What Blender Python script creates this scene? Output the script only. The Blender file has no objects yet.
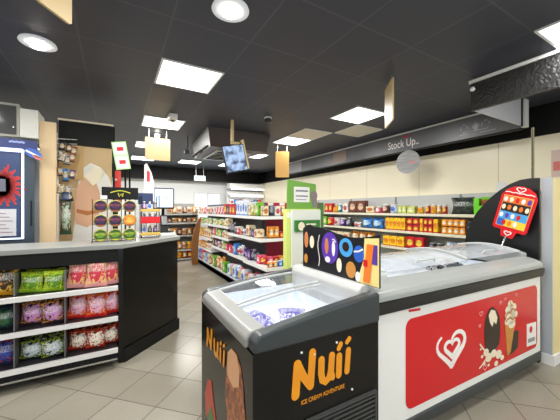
import bpy, math, random
from mathutils import Vector, Matrix
random.seed(7)
SC = bpy.context.scene
COL = SC.collection
PI = math.pi
WL = {}

def hexc(h):
    h = h.lstrip('#')
    r = [int(h[i:i+2], 16)/255 for i in (0, 2, 4)]
    return tuple((c/12.92 if c <= .04045 else ((c+.055)/1.055)**2.4) for c in r)+(1,)

# ------------------------------------------------------------------ materials
MATS = {}
def mat(name, col, rough=.5, metal=0, emit=0, spec=None, bump=0, bscale=40, coat=0):
    if name in MATS: return MATS[name]
    m = bpy.data.materials.new(name); m.use_nodes = True
    nt = m.node_tree; b = nt.nodes['Principled BSDF']
    c = hexc(col) if isinstance(col, str) else col
    b.inputs['Base Color'].default_value = c
    b.inputs['Roughness'].default_value = rough
    b.inputs['Metallic'].default_value = metal
    if coat: b.inputs['Coat Weight'].default_value = coat
    if spec is not None: b.inputs['Specular IOR Level'].default_value = spec
    if emit:
        b.inputs['Emission Color'].default_value = c
        b.inputs['Emission Strength'].default_value = emit
    tc = nt.nodes.new('ShaderNodeTexCoord')
    nz = nt.nodes.new('ShaderNodeTexNoise'); nz.inputs['Scale'].default_value = bscale
    nt.links.new(tc.outputs['Object'], nz.inputs['Vector'])
    if bump:
        bp = nt.nodes.new('ShaderNodeBump'); bp.inputs['Strength'].default_value = bump; bp.inputs['Distance'].default_value = .01
        nt.links.new(nz.outputs['Fac'], bp.inputs['Height']); nt.links.new(bp.outputs['Normal'], b.inputs['Normal'])
    else:
        mr = nt.nodes.new('ShaderNodeMapRange'); mr.inputs['To Min'].default_value = max(0, rough-.04); mr.inputs['To Max'].default_value = min(1, rough+.04)
        nt.links.new(nz.outputs['Fac'], mr.inputs['Value']); nt.links.new(mr.outputs['Result'], b.inputs['Roughness'])
    MATS[name] = m
    return m

class NT:
    def __init__(s, m): s.nt = m.node_tree; s.b = s.nt.nodes['Principled BSDF']
    def n(s, t, **k):
        x = s.nt.nodes.new(t)
        for a, v in k.items(): setattr(x, a, v)
        return x
    def put(s, x, i, v):
        if isinstance(v, (int, float)): x.inputs[i].default_value = v
        elif isinstance(v, tuple): x.inputs[i].default_value = v
        else: s.nt.links.new(v, x.inputs[i])
    def m(s, op, a, b=None, c=None):
        x = s.n('ShaderNodeMath', operation=op); s.put(x, 0, a)
        if b is not None: s.put(x, 1, b)
        if c is not None: s.put(x, 2, c)
        return x.outputs[0]
    def mix(s, f, a, b):
        x = s.n('ShaderNodeMix', data_type='RGBA'); s.put(x, 0, f); s.put(x, 6, a); s.put(x, 7, b); return x.outputs[2]

def newmat(name, rough=.5):
    m = bpy.data.materials.new(name); m.use_nodes = True
    q = NT(m); q.b.inputs['Roughness'].default_value = rough
    return m, q

def prod(name, base, a, b, style='box', rough=.4):
    """printed packaging: bands, a central emblem and small print patches in the pack's own coordinates"""
    if name in MATS: return MATS[name]
    m, q = newmat(name, rough); base, a, b = hexc(base), hexc(a), hexc(b)
    tc = q.n('ShaderNodeTexCoord'); sp = q.n('ShaderNodeSeparateXYZ'); q.put(sp, 0, tc.outputs['Generated'])
    x, z = sp.outputs[0], sp.outputs[2]
    cx = q.m('MULTIPLY', q.m('SUBTRACT', x, .5), 2.6); cz = q.m('MULTIPLY', q.m('SUBTRACT', z, .52), 3.6 if style == 'box' else 2.8)
    nz = q.n('ShaderNodeTexNoise'); q.put(nz, 'Scale', 9.0 if style == 'bag' else 5.0); q.put(nz, 'Vector', tc.outputs['Generated'])
    r2 = q.m('ADD', q.m('MULTIPLY', cx, cx), q.m('MULTIPLY', cz, cz))
    r2 = q.m('ADD', r2, q.m('MULTIPLY', q.m('SUBTRACT', nz.outputs['Fac'], .5), 6.5 if style != 'box' else .8))
    el = q.m('LESS_THAN', r2, .8)
    vo = q.n('ShaderNodeTexVoronoi'); q.put(vo, 'Scale', 17.0 if style == 'bag' else 5.0); q.put(vo, 'Vector', tc.outputs['Generated'])
    sc = q.n('ShaderNodeSeparateColor'); q.put(sc, 0, vo.outputs['Color'])
    pt = q.m('GREATER_THAN', sc.outputs[0], .62 if style == 'bag' else .8)
    col = q.mix(pt, base, b)
    col = q.mix(el, col, a)
    # a row of small print across the emblem
    mp = q.n('ShaderNodeMapping'); q.put(mp, 'Scale', ((11, .1, 3.0) if style != 'bag' else (20, .1, 9.0))); q.put(mp, 'Vector', tc.outputs['Generated'])
    n2 = q.n('ShaderNodeTexNoise'); q.put(n2, 'Scale', 2.0); q.put(n2, 'Vector', mp.outputs[0])
    row = q.m('LESS_THAN', q.m('ABSOLUTE', q.m('SUBTRACT', z, .6)), .12)
    ink = q.m('MULTIPLY', row, q.m('GREATER_THAN', n2.outputs['Fac'], .52))
    col = q.mix(q.m('MULTIPLY', ink, .6), col, b if style == 'box' else (.9, .9, .88, 1))
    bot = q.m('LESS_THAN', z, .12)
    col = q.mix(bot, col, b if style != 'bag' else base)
    q.put(q.b, 'Base Color', col)
    MATS[name] = m
    return m

def ceiling_mat():
    m, q = newmat('charcoal_ceiling_tiles', .5)
    g = q.n('ShaderNodeNewGeometry'); sp = q.n('ShaderNodeSeparateXYZ'); q.put(sp, 0, g.outputs['Position'])
    def line(s, o):
        t = q.m('DIVIDE', q.m('SUBTRACT', s, o-62), .62); f = q.m('FRACT', t)
        return q.m('GREATER_THAN', q.m('ABSOLUTE', q.m('SUBTRACT', f, .5)), .488), q.m('FLOOR', t)
    lx, fx = line(sp.outputs[0], .365); ly, fy = line(sp.outputs[1], 2.83)
    ln = q.m('MAXIMUM', lx, ly)
    cb = q.n('ShaderNodeCombineXYZ'); q.put(cb, 0, fx); q.put(cb, 1, fy)
    wn = q.n('ShaderNodeTexWhiteNoise'); q.put(wn, 0, cb.outputs[0])
    col = q.mix(wn.outputs[0], hexc('#353843'), hexc('#3a3d48'))
    col = q.mix(ln, col, hexc('#4a4c56'))
    q.put(q.b, 'Base Color', col)
    nz = q.n('ShaderNodeTexNoise'); q.put(nz, 'Scale', 90.0); q.put(nz, 'Vector', g.outputs['Position'])
    bp = q.n('ShaderNodeBump'); q.put(bp, 'Strength', .1); q.put(bp, 'Distance', .005)
    q.put(bp, 'Height', q.m('ADD', nz.outputs['Fac'], q.m('MULTIPLY', ln, -1.5))); q.put(q.b, 'Normal', bp.outputs[0])
    return m

def floor_mat():
    m, q = newmat('beige_floor_tiles', .22)
    g = q.n('ShaderNodeNewGeometry')
    mp = q.n('ShaderNodeMapping', vector_type='TEXTURE'); q.put(mp, 'Location', (.268, 2.887, 0)); q.put(mp, 'Rotation', (0, 0, PI/4)); q.put(mp, 'Scale', (.376, .376, 1))
    q.put(mp, 'Vector', g.outputs['Position'])
    sp = q.n('ShaderNodeSeparateXYZ'); q.put(sp, 0, mp.outputs[0])
    def line(s):
        t = q.m('ADD', s, 100.0)
        return q.m('GREATER_THAN', q.m('ABSOLUTE', q.m('SUBTRACT', q.m('FRACT', t), .5)), .491), q.m('FLOOR', t)
    lx, fx = line(sp.outputs[0]); ly, fy = line(sp.outputs[1]); ln = q.m('MAXIMUM', lx, ly)
    cb = q.n('ShaderNodeCombineXYZ'); q.put(cb, 0, fx); q.put(cb, 1, fy)
    wn = q.n('ShaderNodeTexWhiteNoise'); q.put(wn, 0, cb.outputs[0])
    col = q.mix(wn.outputs[0], hexc('#8a8475'), hexc('#a09a8c'))
    nz = q.n('ShaderNodeTexNoise'); q.put(nz, 'Scale', 60.0); q.put(nz, 'Detail', 6.0); q.put(nz, 'Vector', g.outputs['Position'])
    col = q.mix(q.m('MULTIPLY', nz.outputs['Fac'], .35), col, hexc('#716b5d'))
    n3 = q.n('ShaderNodeTexNoise'); q.put(n3, 'Scale', 2.2); q.put(n3, 'Detail', 4.0); q.put(n3, 'Vector', g.outputs['Position'])
    col = q.mix(q.m('MULTIPLY', q.m('SUBTRACT', n3.outputs['Fac'], .35), .5), col, hexc('#6c6556'))
    col = q.mix(ln, col, hexc('#4d473c'))
    q.put(q.b, 'Base Color', col)
    q.put(q.b, 'Roughness', q.m('ADD', q.m('MULTIPLY', ln, .5), .24))
    bp = q.n('ShaderNodeBump'); q.put(bp, 'Strength', .25); q.put(bp, 'Distance', .004); q.put(bp, 'Height', q.m('SUBTRACT', 1.0, ln)); q.put(q.b, 'Normal', bp.outputs[0])
    return m

def wall_mat():
    m, q = newmat('cream_wall_panels', .3)
    g = q.n('ShaderNodeNewGeometry'); sp = q.n('ShaderNodeSeparateXYZ'); q.put(sp, 0, g.outputs['Position'])
    f = q.m('FRACT', q.m('DIVIDE', q.m('ADD', sp.outputs[1], 60.3), 1.3))
    ln = q.m('LESS_THAN', f, .008)
    nz = q.n('ShaderNodeTexNoise'); q.put(nz, 'Scale', 1.5); q.put(nz, 'Vector', g.outputs['Position'])
    col = q.mix(nz.outputs['Fac'], hexc('#faf2d8'), hexc('#f6ecce'))
    col = q.mix(ln, col, hexc('#cdbd92'))
    q.put(q.b, 'Base Color', col)
    return m

def glass_mat(name, tint=(.93, .97, 1, 1), haze=.1):
    m = bpy.data.materials.new(name); m.use_nodes = True; nt = m.node_tree; nt.nodes.clear()
    o = nt.nodes.new('ShaderNodeOutputMaterial'); t = nt.nodes.new('ShaderNodeBsdfTransparent'); t.inputs[0].default_value = tint
    d = nt.nodes.new('ShaderNodeBsdfDiffuse'); d.inputs[0].default_value = (.72, .76, .8, 1)
    mx0 = nt.nodes.new('ShaderNodeMixShader')
    nz = nt.nodes.new('ShaderNodeTexNoise'); nz.inputs['Scale'].default_value = 4; tc = nt.nodes.new('ShaderNodeTexCoord'); nt.links.new(tc.outputs['Object'], nz.inputs['Vector'])
    mr = nt.nodes.new('ShaderNodeMapRange'); mr.inputs['To Min'].default_value = haze*.5; mr.inputs['To Max'].default_value = haze*1.5
    nt.links.new(nz.outputs['Fac'], mr.inputs[0]); nt.links.new(mr.outputs[0], mx0.inputs[0])
    nt.links.new(t.outputs[0], mx0.inputs[1]); nt.links.new(d.outputs[0], mx0.inputs[2])
    g = nt.nodes.new('ShaderNodeBsdfGlossy'); g.inputs['Roughness'].default_value = .06
    lw = nt.nodes.new('ShaderNodeLayerWeight'); lw.inputs['Blend'].default_value = .5
    pw = nt.nodes.new('ShaderNodeMath'); pw.operation = 'POWER'; pw.inputs[1].default_value = 5; nt.links.new(lw.outputs['Facing'], pw.inputs[0])
    fr = nt.nodes.new('ShaderNodeMath'); fr.operation = 'MULTIPLY_ADD'; fr.inputs[1].default_value = .9; fr.inputs[2].default_value = .04; nt.links.new(pw.outputs[0], fr.inputs[0])
    mx = nt.nodes.new('ShaderNodeMixShader')
    nt.links.new(fr.outputs[0], mx.inputs[0]); nt.links.new(mx0.outputs[0], mx.inputs[1]); nt.links.new(g.outputs[0], mx.inputs[2]); nt.links.new(mx.outputs[0], o.inputs[0])
    return m

# ------------------------------------------------------------------ mesh helpers
class MB:
    def __init__(s): s.v = []; s.f = []; s.m = []; s.sm = []
    def add(s, vs, fs, mi=0, smooth=False):
        o = len(s.v); s.v += [tuple(p) for p in vs]
        for f in fs: s.f.append([i+o for i in f]); s.m.append(mi); s.sm.append(smooth)
        return s
    def box(s, x0, x1, y0, y1, z0, z1, mi=0):
        vs = [(x, y, z) for z in (z0, z1) for y in (y0, y1) for x in (x0, x1)]
        return s.add(vs, [(0, 2, 3, 1), (4, 5, 7, 6), (0, 1, 5, 4), (2, 6, 7, 3), (0, 4, 6, 2), (1, 3, 7, 5)], mi)
    def prism(s, pts, o, U, V, t, mi=0, mi_side=None):
        """polygon pts (u,v) on plane o+uU+vV, thickness t along U x V (towards +N)"""
        o, U, V = Vector(o), Vector(U).normalized(), Vector(V).normalized(); N = U.cross(V); n = len(pts)
        a = sum(pts[i][0]*pts[(i+1) % n][1]-pts[(i+1) % n][0]*pts[i][1] for i in range(n))
        if a < 0: pts = pts[::-1]
        vs = [o+U*p[0]+V*p[1] for p in pts]; vs2 = [p+N*t for p in vs]
        s.add(vs+vs2, [list(range(n, 2*n))], mi)
        b = len(s.v)-2*n
        s.f.append([b+i for i in range(n)][::-1]); s.m.append(mi); s.sm.append(False)
        ms = mi if mi_side is None else mi_side
        for i in range(n):
            j = (i+1) % n; s.f.append([b+i, b+j, b+n+j, b+n+i]); s.m.append(ms); s.sm.append(False)
        return s
    def plan(s, pts, z0, z1, mi=0): return s.prism(pts, (0, 0, z0), (1, 0, 0), (0, 1, 0), z1-z0, mi)
    def tube(s, pts, r, n=8, mi=0):
        P = [Vector(p) for p in pts]; rs = r if isinstance(r, (list, tuple)) else [r]*len(P); vs = []; fs = []
        for i, p in enumerate(P):
            d = (P[min(i+1, len(P)-1)]-P[max(i-1, 0)]).normalized()
            up = Vector((0, 0, 1)) if abs(d.z) < .9 else Vector((1, 0, 0)); a = d.cross(up).normalized(); b = d.cross(a)
            for k in range(n): t = 2*PI*k/n; vs.append(p+(a*math.cos(t)+b*math.sin(t))*rs[i])
        for i in range(len(P)-1):
            for k in range(n): l = (k+1) % n; fs.append((i*n+k, i*n+l, (i+1)*n+l, (i+1)*n+k))
        fs.append(list(range(n))); fs.append([len(vs)-n+k for k in range(n)][::-1])
        return s.add(vs, fs, mi, True)
    def lathe(s, prof, c, axis='z', n=20, mi=0, smooth=True):
        vs = []; fs = []
        for r, h in prof:
            for k in range(n):
                t = 2*PI*k/n; a, b = r*math.cos(t), r*math.sin(t)
                vs.append({'z': (c[0]+a, c[1]+b, c[2]+h), 'y': (c[0]+a, c[1]+h, c[2]+b), 'x': (c[0]+h, c[1]+a, c[2]+b)}[axis])
        for i in range(len(prof)-1):
            for k in range(n): l = (k+1) % n; fs.append((i*n+k, i*n+l, (i+1)*n+l, (i+1)*n+k))
        fs.append(list(range(n))[::-1]); fs.append([len(vs)-n+k for k in range(n)])
        s.add(vs, fs, mi, smooth); s.sm[-1] = s.sm[-2] = False
        return s
    def strip(s, rows, mi=0, smooth=True):
        n = len(rows[0]); vs = [p for r in rows for p in r]
        return s.add(vs, [(i*n+k, i*n+k+1, (i+1)*n+k+1, (i+1)*n+k) for i in range(len(rows)-1) for k in range(n-1)], mi, smooth)
    def mesh(s, name, mats, origin):
        me = bpy.data.meshes.new(name)
        me.from_pydata([(p[0]-origin[0], p[1]-origin[1], p[2]-origin[2]) for p in s.v], [], s.f)
        for m in (mats if isinstance(mats, (list, tuple)) else [mats]): me.materials.append(m)
        for i, p in enumerate(me.polygons): p.material_index = s.m[i]; p.use_smooth = s.sm[i]
        me.validate(); me.update()
        return me
    def build(s, name, mats, parent=None, bevel=0, rot=None):
        xs, ys, zs = zip(*s.v); org = ((min(xs)+max(xs))/2, (min(ys)+max(ys))/2, min(zs))
        o = bpy.data.objects.new(name, s.mesh(name, mats, org)); COL.objects.link(o)
        WL[o] = Vector(org)
        if parent: o.parent = parent; o.location = Vector(org)-WL[parent]
        else: o.location = org
        if bevel:
            b = o.modifiers.new('bevel', 'BEVEL'); b.width = bevel; b.segments = 2; b.limit_method = 'ANGLE'
        return o

def tag(o, label, cat, group=None, kind=None):
    o['label'] = label
    if cat: o['category'] = cat
    if group: o['group'] = group
    if kind: o['kind'] = kind
    return o
def struct(o): o['kind'] = 'structure'; return o
def thing(name, loc, label, cat, group=None):
    o = bpy.data.objects.new(name, None); COL.objects.link(o); o.location = loc; o.empty_display_size = .1; WL[o] = Vector(loc)
    return tag(o, label, cat, group)
def text(name, body, size, o, U, V, m, parent, t=.002, sx=1.0, align='LEFT', shear=0):
    cu = bpy.data.curves.new('lettering_curve', 'FONT'); cu.body = body; cu.size = size; cu.extrude = t/2; cu.align_x = align; cu.shear = shear
    cu.offset = 0.0
    tmp = bpy.data.objects.new('tmp', cu); COL.objects.link(tmp); bpy.context.view_layer.update()
    me = bpy.data.meshes.new_from_object(tmp.evaluated_get(bpy.context.evaluated_depsgraph_get()))
    bpy.data.objects.remove(tmp)
    U, V = Vector(U).normalized(), Vector(V).normalized(); N = U.cross(V)
    for v in me.vertices:
        x, y, z = v.co; v.co = U*(x*sx)+V*y+N*z
    me.materials.clear(); me.materials.append(m)
    ob = bpy.data.objects.new(name, me); COL.objects.link(ob); ob.parent = parent; ob.location = Vector(o)-WL[parent]; WL[ob] = Vector(o)
    return ob
def ell(cx, cy, rx, ry, n=24, a0=0, rot=0):
    out = []
    for k in range(n):
        t = 2*PI*k/n+a0; x, y = rx*math.cos(t), ry*math.sin(t)
        out.append((cx+x*math.cos(rot)-y*math.sin(rot), cy+x*math.sin(rot)+y*math.cos(rot)))
    return out
def rrect(x0, x1, y0, y1, r, n=5):
    out = []
    for cx, cy, a in ((x1-r, y1-r, 0), (x0+r, y1-r, 90), (x0+r, y0+r, 180), (x1-r, y0+r, 270)):
        for k in range(n+1): t = math.radians(a+90*k/n); out.append((cx+r*math.cos(t), cy+r*math.sin(t)))
    return out
def ribbon(mb, pts, w, o, U, V, t, mi=0, taper=None):
    """thick rounded brush stroke through pts on a plane, one outline without overlaps"""
    P = [Vector((p[0], p[1])) for p in pts]
    if len(P) < 3: P = [P[0], (P[0]+P[1])/2, P[1]]; taper = [taper[0], (taper[0]+taper[1])/2, taper[1]] if taper else None
    n = len(P); L = []; Rr = []; loop = (P[0]-P[-1]).length < 1e-5
    for i, p in enumerate(P):
        a, b = P[max(i-1, 0)], P[min(i+1, n-1)]
        if loop and i in (0, n-1): a, b = P[-2], P[1]
        d = (b-a).normalized(); q = Vector((-d.y, d.x)); ww = (taper[i] if taper else w)/2
        L.append(p+q*ww); Rr.append(p-q*ww)
    def cap(c, v0, sgn):
        return [c+Vector((v0.x*math.cos(a)-v0.y*math.sin(a)*sgn, v0.x*math.sin(a)*sgn+v0.y*math.cos(a))) for a in (PI*k/6 for k in range(1, 6))]
    o, U, V = Vector(o), Vector(U).normalized(), Vector(V).normalized(); N = U.cross(V)
    out = L+([] if loop else cap(P[-1], L[-1]-P[-1], -1))+Rr[::-1]+([] if loop else cap(P[0], Rr[0]-P[0], -1))
    m = len(out); tri = lambda p, h: o+U*p.x+V*p.y+N*h
    vs = [tri(p, 0) for p in out]+[tri(p, t) for p in out]; c = 0 if loop else 5; ri = lambda i: n+c+(n-1-i)
    fs = []
    for i in range(n-1):
        q = (i, ri(i), ri(i+1), i+1); fs.append(tuple(m+x for x in q)); fs.append(q[::-1])
    if not loop:
        q = tuple(range(n-1, n+c+1)); fs.append(tuple(m+x for x in q[::-1])); fs.append(q)
        q = tuple(range(n+c+n-1, m))+(0,); fs.append(tuple(m+x for x in q[::-1])); fs.append(q)
    for i in range(m):
        k = (i+1) % m
        if loop and i in (n-1, m-1): continue
        fs.append((k, i, m+i, m+k))
    mb.add(vs, fs, mi)

X_, Y_, Z_ = (1, 0, 0), (0, 1, 0), (0, 0, 1)
NY = (0, -1, 0)

# common materials
white = mat('white_metal', '#e9e9e6', .35)
offwhite = mat('offwhite_plastic', '#dcdcd6', .4)
lgrey = mat('light_grey_plastic', '#b9bbb8', .35)
mgrey = mat('mid_grey_plastic', '#8d908e', .4)
dgrey = mat('dark_grey_green_plastic', '#33393a', .35)
black = mat('black_gloss_laminate', '#060606', .16, spec=.35)
blackm = mat('black_matt', '#0b0b0b', .6, spec=.3)
chrome = mat('brushed_steel', '#c4c4c2', .25, 1)
red = mat('printed_red', '#d3141c', .3)
shelfw = mat('white_shelf_enamel', '#e4e4e2', .35)
woodp = mat('pale_plywood', '#d9bd92', .5, bump=.05)
tan = mat('beige_board', '#cfb684', .5)
gold = mat('gold_print', '#e89a1e', .3)
prntw = mat('white_print', '#f0ece6', .4)
choc = mat('chocolate_print', '#2c1a12', .3)
cone = mat('wafer_print', '#c98a3c', .4)
cream = mat('cream_print', '#efe2c4', .4)
green = mat('bright_green_print', '#7dc52c', .4)
dgreen = mat('dark_green_print', '#2d7a2c', .4)
blue = mat('blue_print', '#2b5fc0', .35)
lblue = mat('light_blue_print', '#4aa3e0', .35)
purple = mat('purple_print', '#5a35a8', .35)
yellow = mat('yellow_print', '#f0cf2c', .4)
orange = mat('orange_print', '#ee7a1c', .4)
crims = mat('crimson_panel', '#a3123a', .4)
tiled = ceiling_mat(); floorm = floor_mat(); creamw = wall_mat()

# ------------------------------------------------------------------ room
CH = 2.9
XL, XR, YB, YF = -3.4, 5.0, -2.6, 10.5
struct(MB().box(XL, XR, YB, YF, -.1, 0).build('floor', floorm))
struct(MB().box(XL, XR, YB, YF, CH, CH+.1).build('ceiling', tiled))
struct(MB().box(XR, XR+.1, YB, YF, 0, CH).build('wall_right', creamw))
struct(MB().box(XL-.1, XL, YB, YF, 0, CH).build('wall_left', mat('off_white_paint', '#d9d6cc', .5)))
wf = mat('white_paint', '#e6e8e6', .5)
w = MB(); w.box(XL, 2.45, YF, YF+.1, 0, CH); w.box(3.5, XR, YF, YF+.1, 0, CH); w.box(2.45, 3.5, YF, YF+.1, 0, .9); w.box(2.45, 3.5, YF, YF+.1, 2.12, CH)
struct(w.build('wall_far', wf))
wi = MB(); wi.box(2.45, 2.51, YF-.03, YF+.08, .9, 2.12); wi.box(3.44, 3.5, YF-.03, YF+.08, .9, 2.12); wi.box(2.51, 3.44, YF-.03, YF+.08, 2.06, 2.12); wi.box(2.51, 3.44, YF-.03, YF+.08, .9, .96); wi.box(2.95, 2.99, YF-.02, YF+.06, .96, 2.06)
win = struct(wi.build('window_1', white))
gl = glass_mat('window_glass', (.95, .97, 1, 1), .05)
MB().box(2.51, 3.44, YF+.02, YF+.03, .96, 2.06).build('pane', gl, win)
# shop front behind the camera
w = MB(); w.box(XL, XR, YB-.1, YB, 0, .3); w.box(XL, XR, YB-.1, YB, 2.6, CH)
for x in (XL, -.6, 2.1, XR-.12): w.box(x, x+.12, YB-.1, YB, .3, 2.6)
struct(w.build('wall_back', wf))
struct(MB().box(XL, XR, YF-.35, YF-.01, 2.5, CH-.001).build('trim_1', blackm))
struct(MB().box(XR-.03, XR-.001, YB+.01, YF-.36, 2.49, CH-.001).build('trim_2', blackm))
struct(MB().box(XR-.02, XR-.001, YB+.01, YF-.36, 0, .1).build('baseboard_right', white))

# ceiling light panels (the shop's 600 mm LED panels, plus added fill panels)
def led(x, y, lit=True, s=.6):
    t = thing('ceiling_light_panel' if lit else 'blank_ceiling_panel', (x+.31, y+.31, CH-.012), '', 'ceiling light' if lit else 'ceiling panel')
    fr = MB(); a, b = x+.01, y+.01
    for q in ((a, a+s, b, b+.02), (a, a+s, b+s-.02, b+s), (a, a+.02, b+.02, b+s-.02), (a+s-.02, a+s, b+.02, b+s-.02)): fr.box(*q, CH-.012, CH-.001)
    fr.build('frame', white, t)
    MB().box(a+.02, a+s-.02, b+.02, b+s-.02, CH-.009, CH-.002).build('diffuser', PANEL if lit else mat('pale_panel', '#d8d2c0', .5), t)
    if lit:
        la = bpy.data.lights.new('panel_light', 'AREA'); la.shape = 'SQUARE'; la.size = .56; la.energy = PW; la.color = (1, .985, .955)
        lo = bpy.data.objects.new('panel_light', la); COL.objects.link(lo); lo.location = (x+.31, y+.31, CH-.02)
    return t
PANEL = mat('lit_led_diffuser', '#ffffff', .5, emit=3.5)
PW = 26
lab = {
 (.365, 2.83): 'square white LED ceiling panel over the counter, nearest on the left side',
 (.365, 4.69): 'bright LED ceiling panel behind the nearest left one, beside white sensor box',
 (.365, 6.55): 'third LED ceiling panel down the left row, partly behind the beige hanging board',
 (.365, 8.41): 'farthest LED ceiling panel of the left row above the till',
 (2.845, .35): 'LED ceiling panel cut off at the right edge near the textured fascia',
 (2.845, 2.83): 'bright LED ceiling panel beside edge-on hanging board on the right',
 (2.845, 4.69): 'bright LED ceiling panel behind it towards the back, above the orange hanging board',
 (2.845, 6.55): 'small far LED ceiling panel right of the hanging screen'}
for (x, y), l in lab.items(): led(x, y)['label'] = l
for x, y in ((.365, .35), (-2.115, 2.83), (-2.115, .35), (.365, -1.51), (2.845, -1.51), (2.845, 8.41), (-2.115, 5.93), (-2.115, 8.41), (1.605, 8.41)):  # unseen panels added to fill the room with light
    led(x, y)['label'] = 'LED ceiling panel out of the picture further along the shop ceiling'
led(3.465, 3.45, False)['label'] = 'unlit pale ceiling panel touching the stock header on the right'
led(2.845, 4.07, False)['label'] = 'unlit pale ceiling panel next to the farther bright panel'

def downlight(x, y, label, hang=0):
    t = thing('downlight', (x, y, CH-.03-hang), label, 'ceiling light', None)
    MB().lathe([(.125, -.001), (.13, -.014), (.12, -.02), (.06, -.012)], (x, y, CH), n=32).build('halo_ring', mat('halo_glow', '#c9ccd0', .4, emit=.35), t)  # ring given a faint glow in place of the halo around the bulb
    MB().lathe([(.05, -.02), (.055, -.04), (.035, -.05), (.01, -.054)], (x, y, CH)).build('bulb', mat('lit_bulb', '#fffaf0', .5, emit=16), t)
    la = bpy.data.lights.new('spot_light', 'AREA'); la.shape = 'DISK'; la.size = .12; la.energy = 16; la.color = (1, .98, .95)
    lo = bpy.data.objects.new('spot_light', la); COL.objects.link(lo); lo.location = (x, y, CH-.06)
downlight(-.56, 3.1, 'glowing round downlight in the dark ceiling above the snack counter')
downlight(.70, 1.91, 'round spotlight at the top edge of the picture')
def small_spot(x, y, label):
    t = thing('ceiling_sensor', (x, y, CH-.05), label, 'sensor')
    MB().lathe([(.06, -.001), (.06, -.02), (.05, -.025)], (x, y, CH)).build('base', white, t)
    MB().lathe([(.045, -.026), (.05, -.06), (.035, -.085), (.01, -.095)], (x, y, CH)).build('dome', mat('smoked_dome', '#2a2a2a', .15), t)
small_spot(2.02, 3.88, 'dark dome security camera with pale ring on the ceiling')
t = thing('ceiling_box', (.74, 4.5, CH-.1), 'small white box fixed to the ceiling beside a bright LED panel', 'sensor')
MB().box(.68, .8, 4.40, 4.62, CH-.08, CH-.001).build('housing', white, t, bevel=.008)
MB().lathe([(.02, -.081), (.015, -.095)], (.74, 4.5, CH)).build('lens', blackm, t)
t = thing('bare_lamp', (.68, 5.75, CH-.1), 'small glowing lamp on the ceiling above the beige hanging board', 'ceiling light')
MB().lathe([(.05, -.001), (.05, -.02)], (.68, 5.75, CH)).build('base', white, t)
MB().lathe([(.03, -.021), (.045, -.05), (.03, -.08), (.005, -.09)], (.68, 5.75, CH)).build('bulb', MATS['lit_bulb'], t)
t = thing('ceiling_bracket', (1.2, 5.6, CH-.3), 'thin dark bracket hanging from the ceiling left of the brown duct', 'bracket')
MB().tube([(1.2, 5.6, CH-.001), (1.2, 5.6, CH-.18), (1.17, 5.55, CH-.3)], .012).build('rod', blackm, t)
MB().box(1.12, 1.2, 5.48, 5.58, CH-.36, CH-.3).build('clamp', blackm, t)

# brown boxed air conditioning duct
t = thing('air_conditioning_unit', (1.92, 5.55, 2.58), 'brown boxed air conditioning unit under the ceiling behind the hanging screen', 'air conditioner')
brn = mat('brown_casing', '#3e3129', .4); grylt = mat('grey_casing', '#8b8b8b', .4)
b = MB(); P0 = [(1.42, 4.87), (2.5, 4.87), (2.35, 6.3), (1.5, 6.3)]; P1 = [(1.36, 4.80), (2.55, 4.8), (2.35, 6.35), (1.45, 6.35)]
b.add([(x, y, 2.58) for x, y in P0]+[(x, y, CH-.002) for x, y in P1], [(3, 2, 1, 0), (4, 5, 6, 7), (0, 1, 5, 4), (1, 2, 6, 5), (2, 3, 7, 6)], 0)
b.add([(1.42, 4.87, 2.58), (1.5, 6.3, 2.58), (1.45, 6.35, CH-.002), (1.36, 4.80, CH-.002)], [(0, 3, 2, 1)], 1)
b.build('casing', [brn, grylt], t)
g = MB(); g.box(1.6, 2.3, 5.1, 6.1, 2.56, 2.579)
for k in range(6): g.box(1.65, 2.25, 5.2+k*.15, 5.22+k*.15, 2.545, 2.56, 1)
g.build('grille', [lgrey, blackm], t)
for k in range(3): MB().box(1.39, 1.45, 5.0+k*.42, 5.32+k*.42, 2.6, 2.62).build('vent', blackm, t)

# hanging screen, tilted
t = thing('hanging_screen', (1.63, 4.2, 2.3), 'tilted flat screen with pale blue picture hung from beige bracket', 'screen')
a = math.radians(-13)
def rot2(p, c, a): return (c[0]+(p[0]-c[0])*math.cos(a)-(p[1]-c[1])*math.sin(a), c[1]+(p[0]-c[0])*math.sin(a)+(p[1]-c[1])*math.cos(a))
c = (1.615, 2.285); ra = math.radians(13)
fr = [rot2(p, c, ra) for p in [(c[0]-.175, c[1]-.215), (c[0]+.175, c[1]-.215), (c[0]+.175, c[1]+.205), (c[0]-.175, c[1]+.205)]]
MB().prism(fr, (0, 4.25, 0), X_, Z_, .05).build('casing', blackm, t)
sm, q = newmat('screen_picture', .3)
tc = q.n('ShaderNodeTexCoord'); nz = q.n('ShaderNodeTexNoise'); q.put(nz, 'Scale', 9.0); q.put(nz, 'Vector', tc.outputs['Object'])
cr = q.n('ShaderNodeValToRGB'); cr.color_ramp.elements[0].position = .38; cr.color_ramp.elements[0].color = hexc('#3a4d6e'); cr.color_ramp.elements[1].position = .55; cr.color_ramp.elements[1].color = hexc('#a9c3ea')
q.put(cr, 0, nz.outputs['Fac']); q.put(q.b, 'Emission Color', cr.outputs[0]); q.put(q.b, 'Emission Strength', .95); q.put(q.b, 'Base Color', (.02, .02, .02, 1))
fr = [rot2(p, c, ra) for p in [(c[0]-.165, c[1]-.195), (c[0]+.165, c[1]-.195), (c[0]+.165, c[1]+.195), (c[0]-.165, c[1]+.195)]]
MB().prism(fr, (0, 4.199, 0), X_, Z_, .004).build('display', sm, t)
MB().prism([rot2((c[0]+.177, c[1]-.19), c, ra), rot2((c[0]+.21, c[1]-.185), c, ra), rot2((c[0]+.21, c[1]+.27), c, ra), rot2((c[0]+.177, c[1]+.27), c, ra)], (0, 4.26, 0), X_, Z_, .05).build('side_bar', tan, t)
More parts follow.
